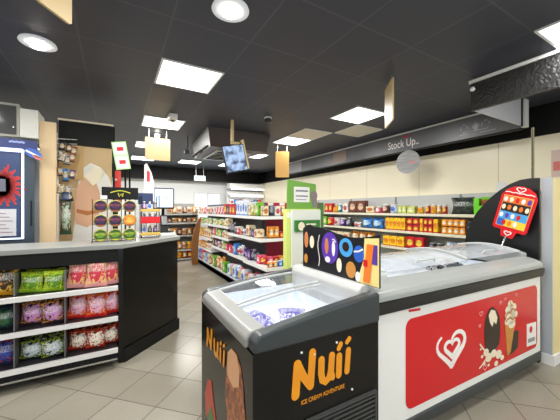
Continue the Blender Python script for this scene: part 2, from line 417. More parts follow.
b = MB(); b.box(1.58, 1.62, 4.27, 4.31, 2.55, CH-.001); b.box(1.58, 1.72, 4.27, 4.31, 2.52, 2.56); b.build('bracket', tan, t)

# hanging boards
def hang_board(name, p0, p1, z0, z1, m, label, wires=True, th=.015):
    p0, p1 = Vector(p0), Vector(p1); U = (p1-p0).normalized(); L = (p1-p0).length
    t = thing(name, ((p0.x+p1.x)/2, (p0.y+p1.y)/2, z0), label, 'sign')
    MB().prism(rrect(0, L, 0, z1-z0, .015, 3), (p0.x, p0.y, z0), (U.x, U.y, 0), Z_, th).build('board', m, t)
    for k in (.15, .85):
        q = p0+(p1-p0)*k+Vector((U.y, -U.x))*th*.5
        if z1 < CH-.02: MB().tube([(q.x, q.y, z1-.01), (q.x, q.y, CH-.002)], .003, 6).build('wire', chrome, t)
    return t
hang_board('hanging_sign', (.412, 5.0), (.786, 5.0), 2.285, 2.64, tan, 'beige square hanging board in front of the left row of lights')
hang_board('hanging_sign', (-.332, 1.775), (-.215, 1.93), 2.5, 2.84, tan, 'beige hanging board cut off at the top left corner')
hang_board('hanging_sign', (2.702, 2.253), (2.486, 1.973), 2.42, 2.86, tan, 'narrow cream hanging board seen almost edge-on beside the right light')
hang_board('hanging_sign', (2.81, 5.07), (3.05, 4.94), 2.14, 2.66, mat('orange_beige_board', '#dfae62', .5), 'orange beige hanging board above the green cardboard display')

# ------------------------------------------------------------------ header fascia above the wall shelving
hm, q = newmat('dark_grey_fascia', .35)
g = q.n('ShaderNodeNewGeometry'); nz = q.n('ShaderNodeTexNoise'); q.put(nz, 'Scale', 1.2); q.put(nz, 'Vector', g.outputs['Position'])
q.put(q.b, 'Base Color', q.mix(nz.outputs['Fac'], hexc('#55565a'), hexc('#6a6b6e')))
t = thing('header_sign', (4.57, 4.7, 2.55), 'long dark grey fascia sign with white words above the wall shelving', 'sign')
MB().box(4.55, 4.6, 1.66, 7.7, 2.55, 2.86).build('panel', hm, t)
b = MB(); b.box(4.53, 4.62, 1.66, 7.7, 2.861, 2.885); b.build('top_rail', white, t)
b = MB(); b.box(4.54, 4.61, 1.66, 7.7, 2.53, 2.549); b.build('bottom_rail', blackm, t)
text('lettering', 'Stock Up..', .2, (4.549, 3.75, 2.63), NY, Z_, prntw, t, sx=.78)
MB().prism([(0, 0), (.12, 0), (.12, .022), (0, .022)], (4.549, 3.42, 2.80), NY, Z_, .003).build('red_mark', red, t)
ic = mat('faded_grey_print', '#a2a3a2', .4)
b = MB()
o = (4.549, 0, 0)
for y, wd in ((2.36, .11), (2.2, .09), (2.07, .11)):
    b = MB()
    for a1, a2 in ((0, .6), (1.2, 1.9), (2.5, 3.4), (4.2, 5.4)):
        ribbon(b, [(-y+wd*.45*math.cos(a1+(a2-a1)*k/5), 2.70+.06*math.sin(a1+(a2-a1)*k/5)) for k in range(6)], .01, (4.549, 0, 0), NY, Z_, .002)
    b.build('emblem', ic, t)
b = MB()
b.prism(ell(-2.2, 2.70, .03, .045), (4.549, 0, 0), NY, Z_, .003)
for ya_, yb_, z in ((2.42, 2.3, 2.61), (2.18, 2.08, 2.64), (2.15, 1.95, 2.60)): MB().prism([(-ya_, z), (-yb_, z), (-yb_, z+.008), (-ya_, z+.008)], (4.549, 0, 0), NY, Z_, .002).build('faint_line', ic, t)
b.build('fascia_print', ic, t)
lt = mat('pale_blurred_print', '#9a9a9c', .5); lt2 = mat('brownish_print', '#8d7c70', .5)
MB().prism(rrect(-7.6, -6.7, 2.57, 2.85, .05), (4.549, 0, 0), NY, Z_, .002).build('pale_patch', lt, t)
MB().prism(rrect(-5.35, -4.9, 2.58, 2.84, .05), (4.549, 0, 0), NY, Z_, .002).build('brown_patch', lt2, t)

t = thing('header_sign', (3.95, 1.63, 2.55), 'pale grey return fascia sign end with white edge strip, below the textured fascia', 'sign')
MB().box(3.36, 4.46, 1.63, 1.65, 2.56, CH-.002).build('panel', mat('satin_grey_panel', '#c9cace', .35), t)
MB().box(4.49, 4.60, 1.60, 1.65, 2.55, CH-.002).build('edge_strip', white, t)
MB().box(4.46, 4.49, 1.62, 1.65, 2.55, CH-.002).build('edge_gap', blackm, t)
fm, q = newmat('textured_black_fascia', .42)
g = q.n('ShaderNodeNewGeometry'); vo = q.n('ShaderNodeTexVoronoi'); q.put(vo, 'Scale', 34.0); nz = q.n('ShaderNodeTexNoise'); q.put(nz, 'Scale', 14.0); q.put(nz, 'Vector', g.outputs['Position'])
mp = q.n('ShaderNodeMix', data_type='VECTOR'); q.put(mp, 0, .08); q.put(mp, 4, g.outputs['Position']); q.put(mp, 5, nz.outputs['Color']); q.put(vo, 'Vector', mp.outputs[1])
bp = q.n('ShaderNodeBump'); q.put(bp, 'Strength', .45); q.put(bp, 'Distance', .015); q.put(bp, 'Height', vo.outputs['Distance']); q.put(q.b, 'Normal', bp.outputs[0]); q.put(q.b, 'Base Color', hexc('#222121'))
t = thing('header_sign', (3.33, .8, 2.55), 'black leather-textured fascia panel with white top rail at the upper right', 'sign')
MB().box(3.31, 3.35, -.8, 1.65, 2.55, 2.84).build('panel', fm, t)
MB().box(3.29, 3.36, -.8, 1.66, 2.841, 2.87).build('top_rail', white, t)
for y in (1.64, .6): MB().tube([(3.32, y, 2.87), (3.32, y, CH-.001)], .008).build('hanger', chrome, t)
b = MB(); b.lathe([(.02, 0), (.025, -.02), (.01, -.03)], (3.30, 1.62, 2.77), 'x'); b.build('bolt', white, t)
tag(MB().tube([(4.66, 1.58, 0), (4.66, 1.58, 2.548)], .016, 10).build('support_pole', chrome), 'slim silver pole rising from behind the black curved panel to fascia corner', 'pole')

t = thing('hanging_disc', (4.5, 3.3, 2.1), 'round silvery disc hung below the words on the dark header', 'sign')
dm, q = newmat('silver_disc_print', .15)
tc = q.n('ShaderNodeTexCoord'); mp = q.n('ShaderNodeMapping'); q.put(mp, 'Scale', (1, 1.2, 14)); q.put(mp, 'Vector', tc.outputs['Object']); nz = q.n('ShaderNodeTexNoise'); q.put(nz, 'Scale', 3.0); q.put(nz, 'Vector', mp.outputs[0])
q.put(q.b, 'Base Color', q.mix(nz.outputs['Fac'], hexc('#cfcfcd'), hexc('#6d7074'))); q.put(q.b, 'Metallic', .3)
MB().prism(ell(-3.28, 2.335, .235, .205, 36), (4.5, 0, 0), NY, Z_, .008).build('disc', dm, t)
b = MB(); b.prism([(-3.25, 2.30), (-3.14, 2.31), (-3.14, 2.335), (-3.25, 2.325)], (4.49, 0, 0), NY, Z_, .002); b.build('red_print', mat('soft_red_print', '#d8746c', .4), t)
MB().tube([(4.495, 3.28, 2.53), (4.495, 3.28, 2.55), (4.545, 3.28, 2.56)], .004, 6).build('hook', chrome, t)

# ------------------------------------------------------------------ low partition and black curved end panel
prt = mat('cream_partition_paint', '#e6d79c', .45)
t = thing('partition_wall', (4.3, 1.1, 0), 'low cream partition with silver end strip and white skirting, right edge', 'partition')
MB().box(3.64, 4.99, 1.085, 1.155, 0, 1.8).build('panel', prt, t)
MB().box(3.62, 3.639, 1.08, 1.16, .0, 1.805).build('end_strip', mat('silver_strip', '#b4b8bd', .3), t)
MB().plan([(3.612, 1.16), (3.612, 1.065), (4.99, 1.065), (4.99, 1.079), (3.619, 1.079), (3.619, 1.16)], 0, .1).build('skirting', white, t)
prof = [(-1.165, 0), (-1.165, 1.803), (-1.24, 1.806), (-1.32, 1.796), (-1.41, 1.758), (-1.492, 1.704), (-1.57, 1.638), (-1.636, 1.567), (-1.7, 1.49), (-1.739, 1.431), (-1.79, 1.33), (-1.825, 1.23), (-1.86, 1.08), (-1.88, .9), (-1.88, 0)]
tag(MB().prism(prof, (3.61, 0, 0), NY, Z_, .03).build('curved_end_panel', mat('satin_black_panel', '#17181a', .3)), 'black panel with curved top edge standing at the end of the long white freezer', 'panel')

# red menu paddle on the long freezer
t = thing('menu_paddle', (3.5, 1.41, 1.06), 'red paddle-shaped ice cream menu sign leaning on the long freezer lid', 'sign')
ang = math.radians(-15); pc = (-1.325, 1.49)
R = lambda pts: [rot2((p[0]+pc[0], p[1]+pc[1]), pc, ang) for p in pts]
pts = [(-.15, -.2), (-.15, .13), (-.12, .19), (-.06, .23), (0, .24), (.06, .23), (.12, .19), (.15, .13), (.15, -.2), (.13, -.22), (.07, -.22), (.06, -.26), (.05, -.29), (-.05, -.29), (-.06, -.26), (-.07, -.22), (-.13, -.22)]
PO = (3.50, 0, 0)
MB().prism(R(pts), PO, NY, Z_, .012).build('board', mat('glossy_red_board', '#dd1420', .25), t)
PP = (3.4875, 0, 0)
MB().prism(R([(-.125, -.185), (.125, -.185), (.125, .135), (-.125, .135)]), PP, NY, Z_, .002).build('menu_card', mat('pale_menu', '#e9c77a', .4), t)
PQ = (3.485, 0, 0)
for nm, r, m_ in (('orange_band', (-.12, .12, .06, .13), orange), ('brown_band', (-.12, .12, -.03, .06), choc), ('blue_band', (-.12, .12, -.11, -.03), lblue), ('yellow_band', (-.05, .12, -.18, -.11), yellow), ('indigo_patch', (-.12, -.06, -.18, -.11), blue)):
    MB().prism(R([(r[0], r[2]), (r[1], r[2]), (r[1], r[3]), (r[0], r[3])]), PQ, NY, Z_, .0015).build(nm, m_, t)
b = MB(); PR = (3.483, 0, 0); k = 0
for z, cols in ((.095, (0, 1, 2, 0, 3)), (.015, (1, 4, 1, 4, 1)), (-.07, (0, 3, 0, 2)), (-.145, (2, 4, 0))):
    for i, cc in enumerate(cols):
        MB().prism(R(ell(-.1+i*.05+(.04 if z < -.1 else 0), z, .017, .027, 10)), PR, NY, Z_, .0015).build('ice_cream_picture', [prntw, cream, red, purple, orange][cc], t)
b = MB(); ribbon(b, R([(-.12+i*.03, .165+.006*(i % 2)) for i in range(9)]), .009, PP, NY, Z_, .002); b.build('small_writing', prntw, t)
def heart_pts(cx, cy, w_, h_):
    out = []
    for k in range(41):
        s = 2*PI*k/40+.0; out.append((cx+w_/2*math.sin(s)**3, cy+h_/2*((13*math.cos(s)-5*math.cos(2*s)-2*math.cos(3*s)-math.cos(4*s)+2.5)/14.5)))
    for _ in range(5):
        o2 = out[:-1]; m_ = len(o2); o2 = [((o2[i-1][0]+2*o2[i][0]+o2[(i+1) % m_][0])/4, (o2[i-1][1]+2*o2[i][1]+o2[(i+1) % m_][1])/4) if 12 < i < 28 else o2[i] for i in range(m_)]; out = o2+[o2[0]]
    return out
for hp in (heart_pts(0, .2, .075, .05), heart_pts(0, -.25, .06, .045)):
    b = MB(); ribbon(b, R(hp), .009, PP, NY, Z_, .002); b.build('heart_logo', prntw, t)
e = rot2((pc[0], pc[1]-.29), pc, ang)
MB().tube([(3.494, -e[0], e[1]+.02), (3.46, -e[0]+.03, 1.115)], .009).build('stem', chrome, t)

# small papers
tag(MB().prism(ell(-2.07, 1.83, .07, .085, 20), (4.995, 0, 0), NY, Z_, .004).build('paper_label', white), 'small white round paper label on the wall above the green box', 'label')
t = thing('wall_notice', (4.97, 1.43, 1.92), 'small pale notice with red patch on cream wall at right edge', 'notice')
MB().prism([(-1.5, 1.92), (-1.33, 1.92), (-1.33, 2.27), (-1.5, 2.27)], (4.998, 0, 0), NY, Z_, .004).build('sheet', mat('pinkish_paper', '#dcc3b8', .5), t)
MB().prism([(-1.48, 2.0), (-1.35, 2.0), (-1.35, 2.12), (-1.48, 2.12)], (4.993, 0, 0), NY, Z_, .001).build('red_print', mat('soft_red_print', '#d8746c', .4), t)

# ------------------------------------------------------------------ Nuii freezer
t = thing('chest_freezer', (.9, 1.53, 0), 'black ice cream chest freezer with gold lettering and sliding glass lid, in the foreground', 'freezer')
bk, q = newmat('black_printed_cabinet', .2)
q.put(q.b, 'Base Color', hexc('#0a0907')); q.b.inputs['Specular IOR Level'].default_value = .35
b = MB(); b.box(.51, 1.28, 1.12, 1.20, .06, .875); b.box(.51, 1.28, 1.87, 1.95, .06, .875); b.box(.51, .58, 1.2, 1.87, .06, .875); b.box(1.2, 1.28, 1.2, 1.87, .06, .875); b.box(.58, 1.2, 1.2, 1.87, .06, .4)
b.build('cabinet', bk, t)
lin = mat('frosted_white_liner', '#e6eef8', .5)
b = MB(); b.box(.601, .61, 1.21, 1.86, .41, .925); b.box(1.19, 1.199, 1.21, 1.86, .41, .89); b.box(.581, 1.199, 1.201, 1.21, .41, .89); b.box(.581, 1.199, 1.86, 1.869, .41, .93); b.box(.59, 1.19, 1.21, 1.86, .401, .46)
b.build('liner', lin, t)
frm = mat('frost', '#f4f7fa', .8, bump=.5, bscale=9)
MB().box(.59, 1.19, 1.211, 1.86, .46, .80).build('frost', mat('frost_heap', '#f4f7fa', .7, bump=.15, bscale=10), t)
rp = [(.512, .876), (1.283, .870), (1.283, 1.03), (1.22, 1.03), (.9, 1.0), (.62, .968), (.54, .955), (.512, .93)]
for y in (1.175, 1.96): MB().prism(rp, (0, y, 0), X_, Z_, .065).build('side_rail', dgrey, t, bevel=.012)
MB().prism([(.498, .88), (.498, .925), (.525, .952), (.60, .962), (.60, .88)], (0, 1.893, 0), X_, Z_, .716).build('handle_bar', mat('warm_grey_plastic', '#8b8c88', .35), t, bevel=.01)
b = MB(); b.prism([(1.19, .88), (1.28, .88), (1.28, 1.066), (1.215, 1.066), (1.19, 1.03)], (0, 1.892, 0), X_, Z_, .714); b.build('head_box', mat('pale_grey_head', '#b4b5b2', .35), t, bevel=.008)
glid = glass_mat('freezer_lid_glass', (.96, .98, 1, 1), .12)
def lidz(x): return .938+(x-.6)*.095
for y0, y1, dz in ((1.182, 1.525, .0), (1.545, 1.886, .012)):
    b = MB(); b.strip([[(.6+.585*k/8, y, lidz(.6+.585*k/8)+dz+.012*math.sin(PI*k/8)) for k in range(9)] for y in (y0, y1)])
    lid = b.build('glass_lid', glid, t)
    for y in (y0+.004, y1-.004): MB().tube([(.6+.585*k/8, y, lidz(.6+.585*k/8)+dz+.012*math.sin(PI*k/8)+.004) for k in range(9)], .0075, 6).build('lid_edge', lgrey, lid)
    MB().tube([(.605, y0, lidz(.6)+dz+.004), (.605, y1, lidz(.6)+dz+.004)], .0075, 6).build('lid_handle', lgrey, lid)
b = MB()
for k in range(15): b.box(.80, 1.24, 1.108, 1.12, .115+k*.025, .127+k*.025)
b.box(.785, .80, 1.105, 1.12, .1, .50); b.box(1.24, 1.255, 1.105, 1.12, .1, .5); b.box(.80, 1.24, 1.105, 1.12, .487, .5); b.box(.8, 1.24, 1.105, 1.12, .1, .112)
b.build('ventilation_grille', mat('grille_grey', '#3c3d3c', .4), t)
# gold lettering on the front: N u i i
def gm():
    m, q = newmat('gold_gradient_print', .28)
    tc = q.n('ShaderNodeTexCoord'); nz = q.n('ShaderNodeTexNoise'); q.put(nz, 'Scale', 9.0); q.put(nz, 'Vector', tc.outputs['Object'])
    q.put(q.b, 'Base Color', q.mix(nz.outputs['Fac'], hexc('#f0a51e'), hexc('#d97c12'))); return m
goldm = gm()
def nuii(o, U, V, s, parent, t_=.003, sx=1):
    L = [('n', [[(0, .01), (.012, .15)], [(.012, .15), (.045, .085), (.085, .03)], [(.085, .03), (.098, .185)]], [.044, .04, .04]),
         ('u', [[(.152, .135), (.150, .07), (.158, .035), (.178, .022), (.2, .035), (.212, .07), (.218, .14)], [(.212, .07), (.222, .03)]], [.038, .03]),
         ('i', [[(.262, .032), (.266, .125)], [(.262, .165), (.276, .185)]], [.037, .026]),
         ('i', [[(.318, .035), (.328, .14)], [(.318, .185), (.335, .2)]], [.034, .024])]
    for nm, strokes, ws in L:
        b = MB()
        for i, st in enumerate(strokes):
            ribbon(b, [(p[0]*s*sx, p[1]*s) for p in st], ws[min(i, len(ws)-1)]*s, o, U, V, t_*(1+.12*i))
        b.build('letter_'+nm, goldm, parent)
nuii((.725, 1.119, .625), X_, Z_, 1.0, t)
text('small_lettering', 'ICE CREAM ADVENTURE', .029, (.757, 1.119, .578), X_, Z_, goldm, t, sx=.85)
b = MB()
for x, z in ((.76, .875-.05), (.835, .8), (.975, .823), (1.08, .553)): b.lathe([(.006, 0), (.006, -.004), (.003, -.006)], (x, 1.12, z), 'y', 10)
b.build('screws', white, t)
# printed pictures on the left side
SO = (.509, 0, 0)
nuii((.507, 1.80, .64), NY, Z_, .68, t, sx=1.45)
cr_ = mat('caramel_print', '#c97f4f', .35, bump=0)
dm2, q = newmat('nutty_chocolate_print', .35)
tc = q.n('ShaderNodeTexCoord'); vo = q.n('ShaderNodeTexVoronoi'); q.put(vo, 'Scale', 34.0); q.put(vo, 'Vector', tc.outputs['Object']); sc_ = q.n('ShaderNodeSeparateColor'); q.put(sc_, 0, vo.outputs['Color'])
q.put(q.b, 'Base Color', q.mix(sc_.outputs[0], hexc('#5c2a16'), hexc('#c06f3c')))
b = MB(); b.prism([(-1.47, .52), (-1.46, .60), (-1.44, .70), (-1.42, .76), (-1.37, .80), (-1.30, .80), (-1.25, .76), (-1.22, .68), (-1.20, .58), (-1.19, .48), (-1.22, .38), (-1.24, .28), (-1.38, .22), (-1.44, .30), (-1.44, .42)], SO, NY, Z_, .002); b.build('ice_lolly_picture', dm2, t)
b = MB(); b.prism([(-1.43, .64), (-1.42, .76), (-1.37, .80), (-1.30, .80), (-1.26, .74), (-1.27, .66), (-1.34, .62)], (.507, 0, 0), NY, Z_, .002); b.build('caramel_bite_picture', mat('caramel_cream_print', '#dda87c', .4), t)
b = MB(); b.prism([(-1.86, .30), (-1.80, .42), (-1.72, .46), (-1.68, .36), (-1.60, .22), (-1.66, .16), (-1.84, .18)], SO, NY, Z_, .002); b.build('fruit_picture', mat('chilli_red_print', '#b8371f', .35), t)
b = MB(); b.prism([(-1.80, .20), (-1.72, .30), (-1.60, .20), (-1.58, .06), (-1.76, .06)], (.507, 0, 0), NY, Z_, .002); b.build('leaf_picture', mat('leaf_green_print', '#3c6a2a', .35), t)
# flavour card standing on the head
pt = thing('flavour_card', (1.25, 1.44, 1.066), 'black wavy-topped card of ice cream pictures standing on the black freezer', 'sign')
edge = [(-1.815, 1.067), (-1.815, 1.35)]+[(-1.815+.735*k/16, 1.350+.022*math.sin(k/16*2*PI*1.05)+(.02 if k < 3 else 0)) for k in range(1, 16)]+[(-1.08, 1.36), (-1.08, 1.067)]
MB().prism(edge, (1.253, 0, 0), NY, Z_, .006).build('card', mat('black_card', '#14161c', .3), pt)
CO = (1.2465, 0, 0); CP = (1.245, 0, 0); CQ = (1.2435, 0, 0)
MB().prism([(-1.25, 1.07), (-1.20, 1.20), (-1.19, 1.33), (-1.085, 1.34), (-1.085, 1.07)], CO, NY, Z_, .001).build('yellow_corner', mat('pale_yellow_print', '#efd98a', .4), pt)
MB().prism(ell(-1.50, 1.24, .085, .105), CO, NY, Z_, .001).build('purple_oval', purple, pt)
MB().prism(ell(-1.345, 1.26, .06, .058), CO, NY, Z_, .001).build('blue_disc', lblue, pt)
MB().prism(ell(-1.345, 1.265, .03, .03), CP, NY, Z_, .001).build('dark_biscuit', choc, pt)
MB().prism(ell(-1.235, 1.235, .042, .05), CO, NY, Z_, .001).build('indigo_disc', blue, pt)
MB().prism([(-1.165, 1.19), (-1.095, 1.19), (-1.095, 1.30), (-1.165, 1.30)], CP, NY, Z_, .001).build('purple_pack', mat('violet_print', '#59379a', .4), pt)
MB().prism(ell(-1.77, 1.27, .025, .06), CO, NY, Z_, .001).build('ice_cream_picture', [cr_, cream, cone, prntw, orange, red][0], pt)
MB().prism(ell(-1.70, 1.26, .026, .045), CO, NY, Z_, .001).build('ice_cream_picture', [cr_, cream, cone, prntw, orange, red][1], pt)
MB().prism(ell(-1.775, 1.13, .022, .035), CO, NY, Z_, .001).build('ice_cream_picture', [cr_, cream, cone, prntw, orange, red][2], pt)
MB().prism(ell(-1.53, 1.25, .02, .055), CP, NY, Z_, .001).build('ice_cream_picture', [cr_, cream, cone, prntw, orange, red][0], pt)
MB().prism(ell(-1.46, 1.24, .016, .05), CP, NY, Z_, .001).build('ice_cream_picture', [cr_, cream, cone, prntw, orange, red][3], pt)
MB().prism(ell(-1.52, 1.16, .026, .02), CP, NY, Z_, .001).build('ice_cream_picture', [cr_, cream, cone, prntw, orange, red][3], pt)
MB().prism(ell(-1.405, 1.14, .024, .045), CP, NY, Z_, .001).build('ice_cream_picture', [cr_, cream, cone, prntw, orange, red][1], pt)
MB().prism(ell(-1.30, 1.13, .042, .05), CP, NY, Z_, .001).build('ice_cream_picture', [cr_, cream, cone, prntw, orange, red][2], pt)
MB().prism(ell(-1.24, 1.10, .02, .03), CQ, NY, Z_, .001).build('ice_cream_picture', [cr_, cream, cone, prntw, orange, red][3], pt)
MB().prism([(-1.20, 1.08), (-1.15, 1.08), (-1.12, 1.30), (-1.17, 1.30)], CQ, NY, Z_, .001).build('ice_cream_picture', [cr_, cream, cone, prntw, orange, red][4], pt)
MB().prism([(-1.195, 1.17), (-1.165, 1.17), (-1.165, 1.21), (-1.195, 1.21)], (1.242, 0, 0), NY, Z_, .001).build('ice_cream_picture', [cr_, cream, cone, prntw, orange, red][5], pt)
for pp, ww, fo in (([(-1.62+.01*math.sin(k*.9), 1.10+k*.027) for k in range(9)], .006, CO), ([(-1.47, 1.30), (-1.455, 1.30), (-1.44, 1.285)], .008, CP), ([(-1.27, 1.245), (-1.235, 1.25), (-1.205, 1.265)], .01, CP)):
    b = MB(); ribbon(b, pp, ww, fo, NY, Z_, .001); b.build('white_print', prntw, pt)

# ------------------------------------------------------------------ pack shapes
def bag_mb(w_, d_, h_, nx=8, nz=10, seed=0):
    rnd = random.Random(seed); b = MB()
    for sgn in (-1, 1):
        rows = []
        for j in range(nz+1):
            z = j/nz; prof_ = max(0, math.sin(PI*min(max((z-.05)/.9, 0), 1)))**.55
            row = []
            for i in range(nx+1):
                x = i/nx; sx = (1-abs(2*x-1)**3.0)
                wv = (1-.17*math.sin(PI*z)**.8)
                y = sgn*d_/2*prof_*sx*(1+.25*(rnd.random()-.5)) if 0 < i < nx and 0 < j < nz else 0
                if j in (0, nz): y = .004*math.sin(i*2.6)
                row.append(((x-.5)*w_*wv, y, z*h_))
            rows.append(row if sgn < 0 else row[::-1])
        b.strip(rows)
    return b
CACHE = {}
def pack(kind, m, w_, d_, h_, m2=None):
    """one product with its base centre at the origin, front towards -Y"""
    key = (kind, m.name, round(w_, 3), round(d_, 3), round(h_, 3))
    if key in CACHE: return CACHE[key]
    m2 = m2 or offwhite
    if kind == 'bag': me = bag_mb(w_, d_, h_, seed=len(CACHE)).mesh('snack_bag', [m], (0, 0, 0))
    elif kind in ('jar', 'can', 'bottle'):
        r = w_/2
        P = {'jar': [(r*.9, 0), (r, .02*h_), (r, .72*h_), (r*.8, .8*h_)], 'can': [(r*.93, 0), (r, .03*h_), (r, .95*h_), (r*.92, h_)], 'bottle': [(r*.9, 0), (r, .03*h_), (r, .6*h_), (r*.45, .78*h_), (r*.4, .88*h_)]}[kind]
        b = MB(); b.lathe(P, (0, 0, 0), n=12)
        if kind == 'jar': b.lathe([(r*.88, .8*h_), (r*.88, h_)], (0, 0, 0), n=12, mi=1)
        if kind == 'can': b.lathe([(r*.85, h_*.985), (r*.85, h_*1.0)], (0, 0, .001), n=12, mi=1)
        if kind == 'bottle': b.lathe([(r*.48, .88*h_), (r*.48, h_)], (0, 0, 0), n=12, mi=1)
        me = b.mesh(kind, [m, m2], (0, 0, 0))
    else:
        b = MB(); e = .004; c_ = .006
        # carton with softened edges and a folded top flap seam
        b.prism([(-w_/2+c_, -d_/2), (w_/2-c_, -d_/2), (w_/2, -d_/2+c_), (w_/2, d_/2-c_), (w_/2-c_, d_/2), (-w_/2+c_, d_/2), (-w_/2, d_/2-c_), (-w_/2, -d_/2+c_)], (0, 0, 0), X_, Y_, h_-e)
        b.prism([(-w_/2+c_, -d_/2+c_), (w_/2-c_, -d_/2+c_), (w_/2-c_, d_/2-c_), (-w_/2+c_, d_/2-c_)], (0, 0, h_-e), X_, Y_, e)
        b.box(-w_/2+.01, w_/2-.01, -.003, .003, h_, h_+.001, 1)
        me = b.mesh('carton', [m, m2], (0, 0, 0))
    CACHE[key] = me
    return me
ORD = 'first second third fourth fifth sixth seventh eighth ninth tenth eleventh twelfth thirteenth fourteenth fifteenth sixteenth seventeenth eighteenth nineteenth twentieth'.split()
TENS = {2: 'twenty', 3: 'thirty', 4: 'forty', 5: 'fifty'}
def ordw(n):
    if n <= 20: return ORD[n-1]
    return (TENS[n//10]+('-'+ORD[n % 10-1] if n % 10 else 'th')).replace('twentyth', 'twentieth').replace('thirtyth', 'thirtieth').replace('fortyth', 'fortieth')
KN = {'bag': ('snack_bag', 'bag'), 'jar': ('food_jar', 'jar'), 'can': ('food_can', 'can'), 'bottle': ('drink_bottle', 'bottle'), 'box': ('food_carton', 'box')}
def place(kind, m, w_, d_, h_, loc, rz, label, group, name=None, cat=None, tilt=0, roll=0, m2=None):
    o = bpy.data.objects.new(name or KN[kind][0], pack(kind, m, w_, d_, h_, m2)); COL.objects.link(o)
    o.location = loc; o.rotation_euler = (tilt, roll, rz)
    return tag(o, label, cat or KN[kind][1], group)

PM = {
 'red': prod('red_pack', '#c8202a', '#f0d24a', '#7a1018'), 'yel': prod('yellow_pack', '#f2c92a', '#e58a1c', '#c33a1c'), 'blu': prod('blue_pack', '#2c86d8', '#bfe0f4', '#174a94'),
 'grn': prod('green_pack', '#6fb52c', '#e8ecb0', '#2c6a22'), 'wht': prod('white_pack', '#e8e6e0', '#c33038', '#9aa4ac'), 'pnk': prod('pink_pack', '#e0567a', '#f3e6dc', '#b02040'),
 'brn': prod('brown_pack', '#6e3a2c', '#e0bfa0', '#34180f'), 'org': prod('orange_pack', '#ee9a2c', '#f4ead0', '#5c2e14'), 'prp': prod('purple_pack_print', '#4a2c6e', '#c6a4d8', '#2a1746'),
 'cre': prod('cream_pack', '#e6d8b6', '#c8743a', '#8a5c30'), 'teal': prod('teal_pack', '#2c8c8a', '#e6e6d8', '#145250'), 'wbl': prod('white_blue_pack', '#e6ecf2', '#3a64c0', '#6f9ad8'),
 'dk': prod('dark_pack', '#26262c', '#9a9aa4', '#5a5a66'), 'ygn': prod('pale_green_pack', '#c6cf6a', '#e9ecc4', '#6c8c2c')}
CN = {'red': 'red', 'yel': 'yellow', 'blu': 'blue', 'grn': 'green', 'wht': 'white', 'pnk': 'pink', 'brn': 'brown', 'org': 'orange', 'prp': 'purple', 'cre': 'cream', 'teal': 'teal', 'wbl': 'white and blue', 'dk': 'dark', 'ygn': 'pale green'}
KW = {'bag': 'bag', 'jar': 'jar', 'can': 'can', 'bottle': 'bottle', 'box': 'carton'}
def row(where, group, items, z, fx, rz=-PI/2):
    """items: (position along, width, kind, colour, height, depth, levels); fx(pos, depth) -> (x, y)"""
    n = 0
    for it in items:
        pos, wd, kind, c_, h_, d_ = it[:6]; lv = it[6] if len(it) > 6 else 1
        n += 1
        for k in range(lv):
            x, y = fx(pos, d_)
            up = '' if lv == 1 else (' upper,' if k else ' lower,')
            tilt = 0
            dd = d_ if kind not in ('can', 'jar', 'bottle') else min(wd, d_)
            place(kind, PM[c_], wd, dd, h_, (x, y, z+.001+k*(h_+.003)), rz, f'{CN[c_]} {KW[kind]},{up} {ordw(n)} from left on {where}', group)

# packs inside the black freezer
wbag = prod('white_purple_bag', '#d8d4ec', '#3a2aa0', '#6a58c0', 'bag', .3)
for i, (x, y, z, rz, sz) in enumerate(((.74, 1.46, .845, .3, .17), (.85, 1.37, .855, -.5, .18), (.74, 1.33, .85, .9, .16))):
    place('bag', wbag, sz, .06, sz*1.1, (x, y-.04, z+.01), rz, 'white and purple wrapped ice cream, '+('rearmost', 'right one', 'nearest')[i]+' of the pile in the black freezer', 'wrapped ice creams in the black freezer', 'wrapped_ice_cream', 'ice cream', tilt=-1.45 if i != 2 else -1.3)

# ------------------------------------------------------------------ long white freezer
t = thing('chest_freezer', (2.43, 1.54, 0), 'long white chest freezer with red front panel and curved glass lids', 'freezer')
wc = mat('freezer_white_enamel', '#ecebe4', .3)
x0, x1, y0, y1 = 1.31, 3.47, 1.15, 1.93
b = MB(); b.box(x0, x1, y0, y0+.07, .17, .875); b.box(x0, x1, y1-.07, y1, .17, .875); b.box(x0, x0+.07, y0+.07, y1-.07, .17, .875); b.box(x1-.07, x1, y0+.07, y1-.07, .17, .875); b.box(x0+.07, x1-.07, y0+.07, y1-.07, .17, .45)
b.build('cabinet', wc, t)
MB().box(x0-.0, x1+.0, y0-.012, y1+.005, .09, .169).build('bottom_rail', dgrey, t, bevel=.01)
rub = mat('black_rubber', '#101112', .4)
for e_, za_, zb_ in ((.022, .877, .902), (.03, .903, .95)):
    b = MB(); xa_, xb_, ya_, yb_ = x0-.01, x1+.01, y0-e_, y1+.01
    b.plan([(xa_, ya_), (xb_, ya_), (xb_, yb_), (xa_, yb_), (xa_, y0+.07), (x0+.07, y0+.07), (x0+.07, y1-.07), (x1-.07, y1-.07), (x1-.07, y0+.069), (xa_, y0+.069)], za_, zb_)
    b.build('bumper_strip', rub, t)
b = MB()
for x in (x0+.2, x1-.12):
    for y in (y0+.08, y1-.1):
        b = MB(); b.lathe([(.03, -.012), (.035, 0), (.03, .012)], (x, y, .036), 'y', 14); b.box(x-.015, x+.015, y-.02, y+.02, .06, .09); b.build('castor', mgrey, t)
shellp = [(-.025+y0, .951), (y0-.025, .985), (y0-.008, 1.008), (y0+.05, 1.028), (y0+.13, 1.045), (y0+.13, .951)]
gs = mat('shaded_grey_shell', '#a0a39f', .25)  # darker grey puts the shade on the front lip into the colour
MB().prism(shellp, (x0, 0, 0), Y_, Z_, x1-x0).build('front_lip', gs, t, bevel=.006)
def lz(y):  # lid profile across the freezer
    s = (y-(y0+.1))/(y1-y0-.1); return 1.036+.085*math.sin(PI*(.12+.78*s))
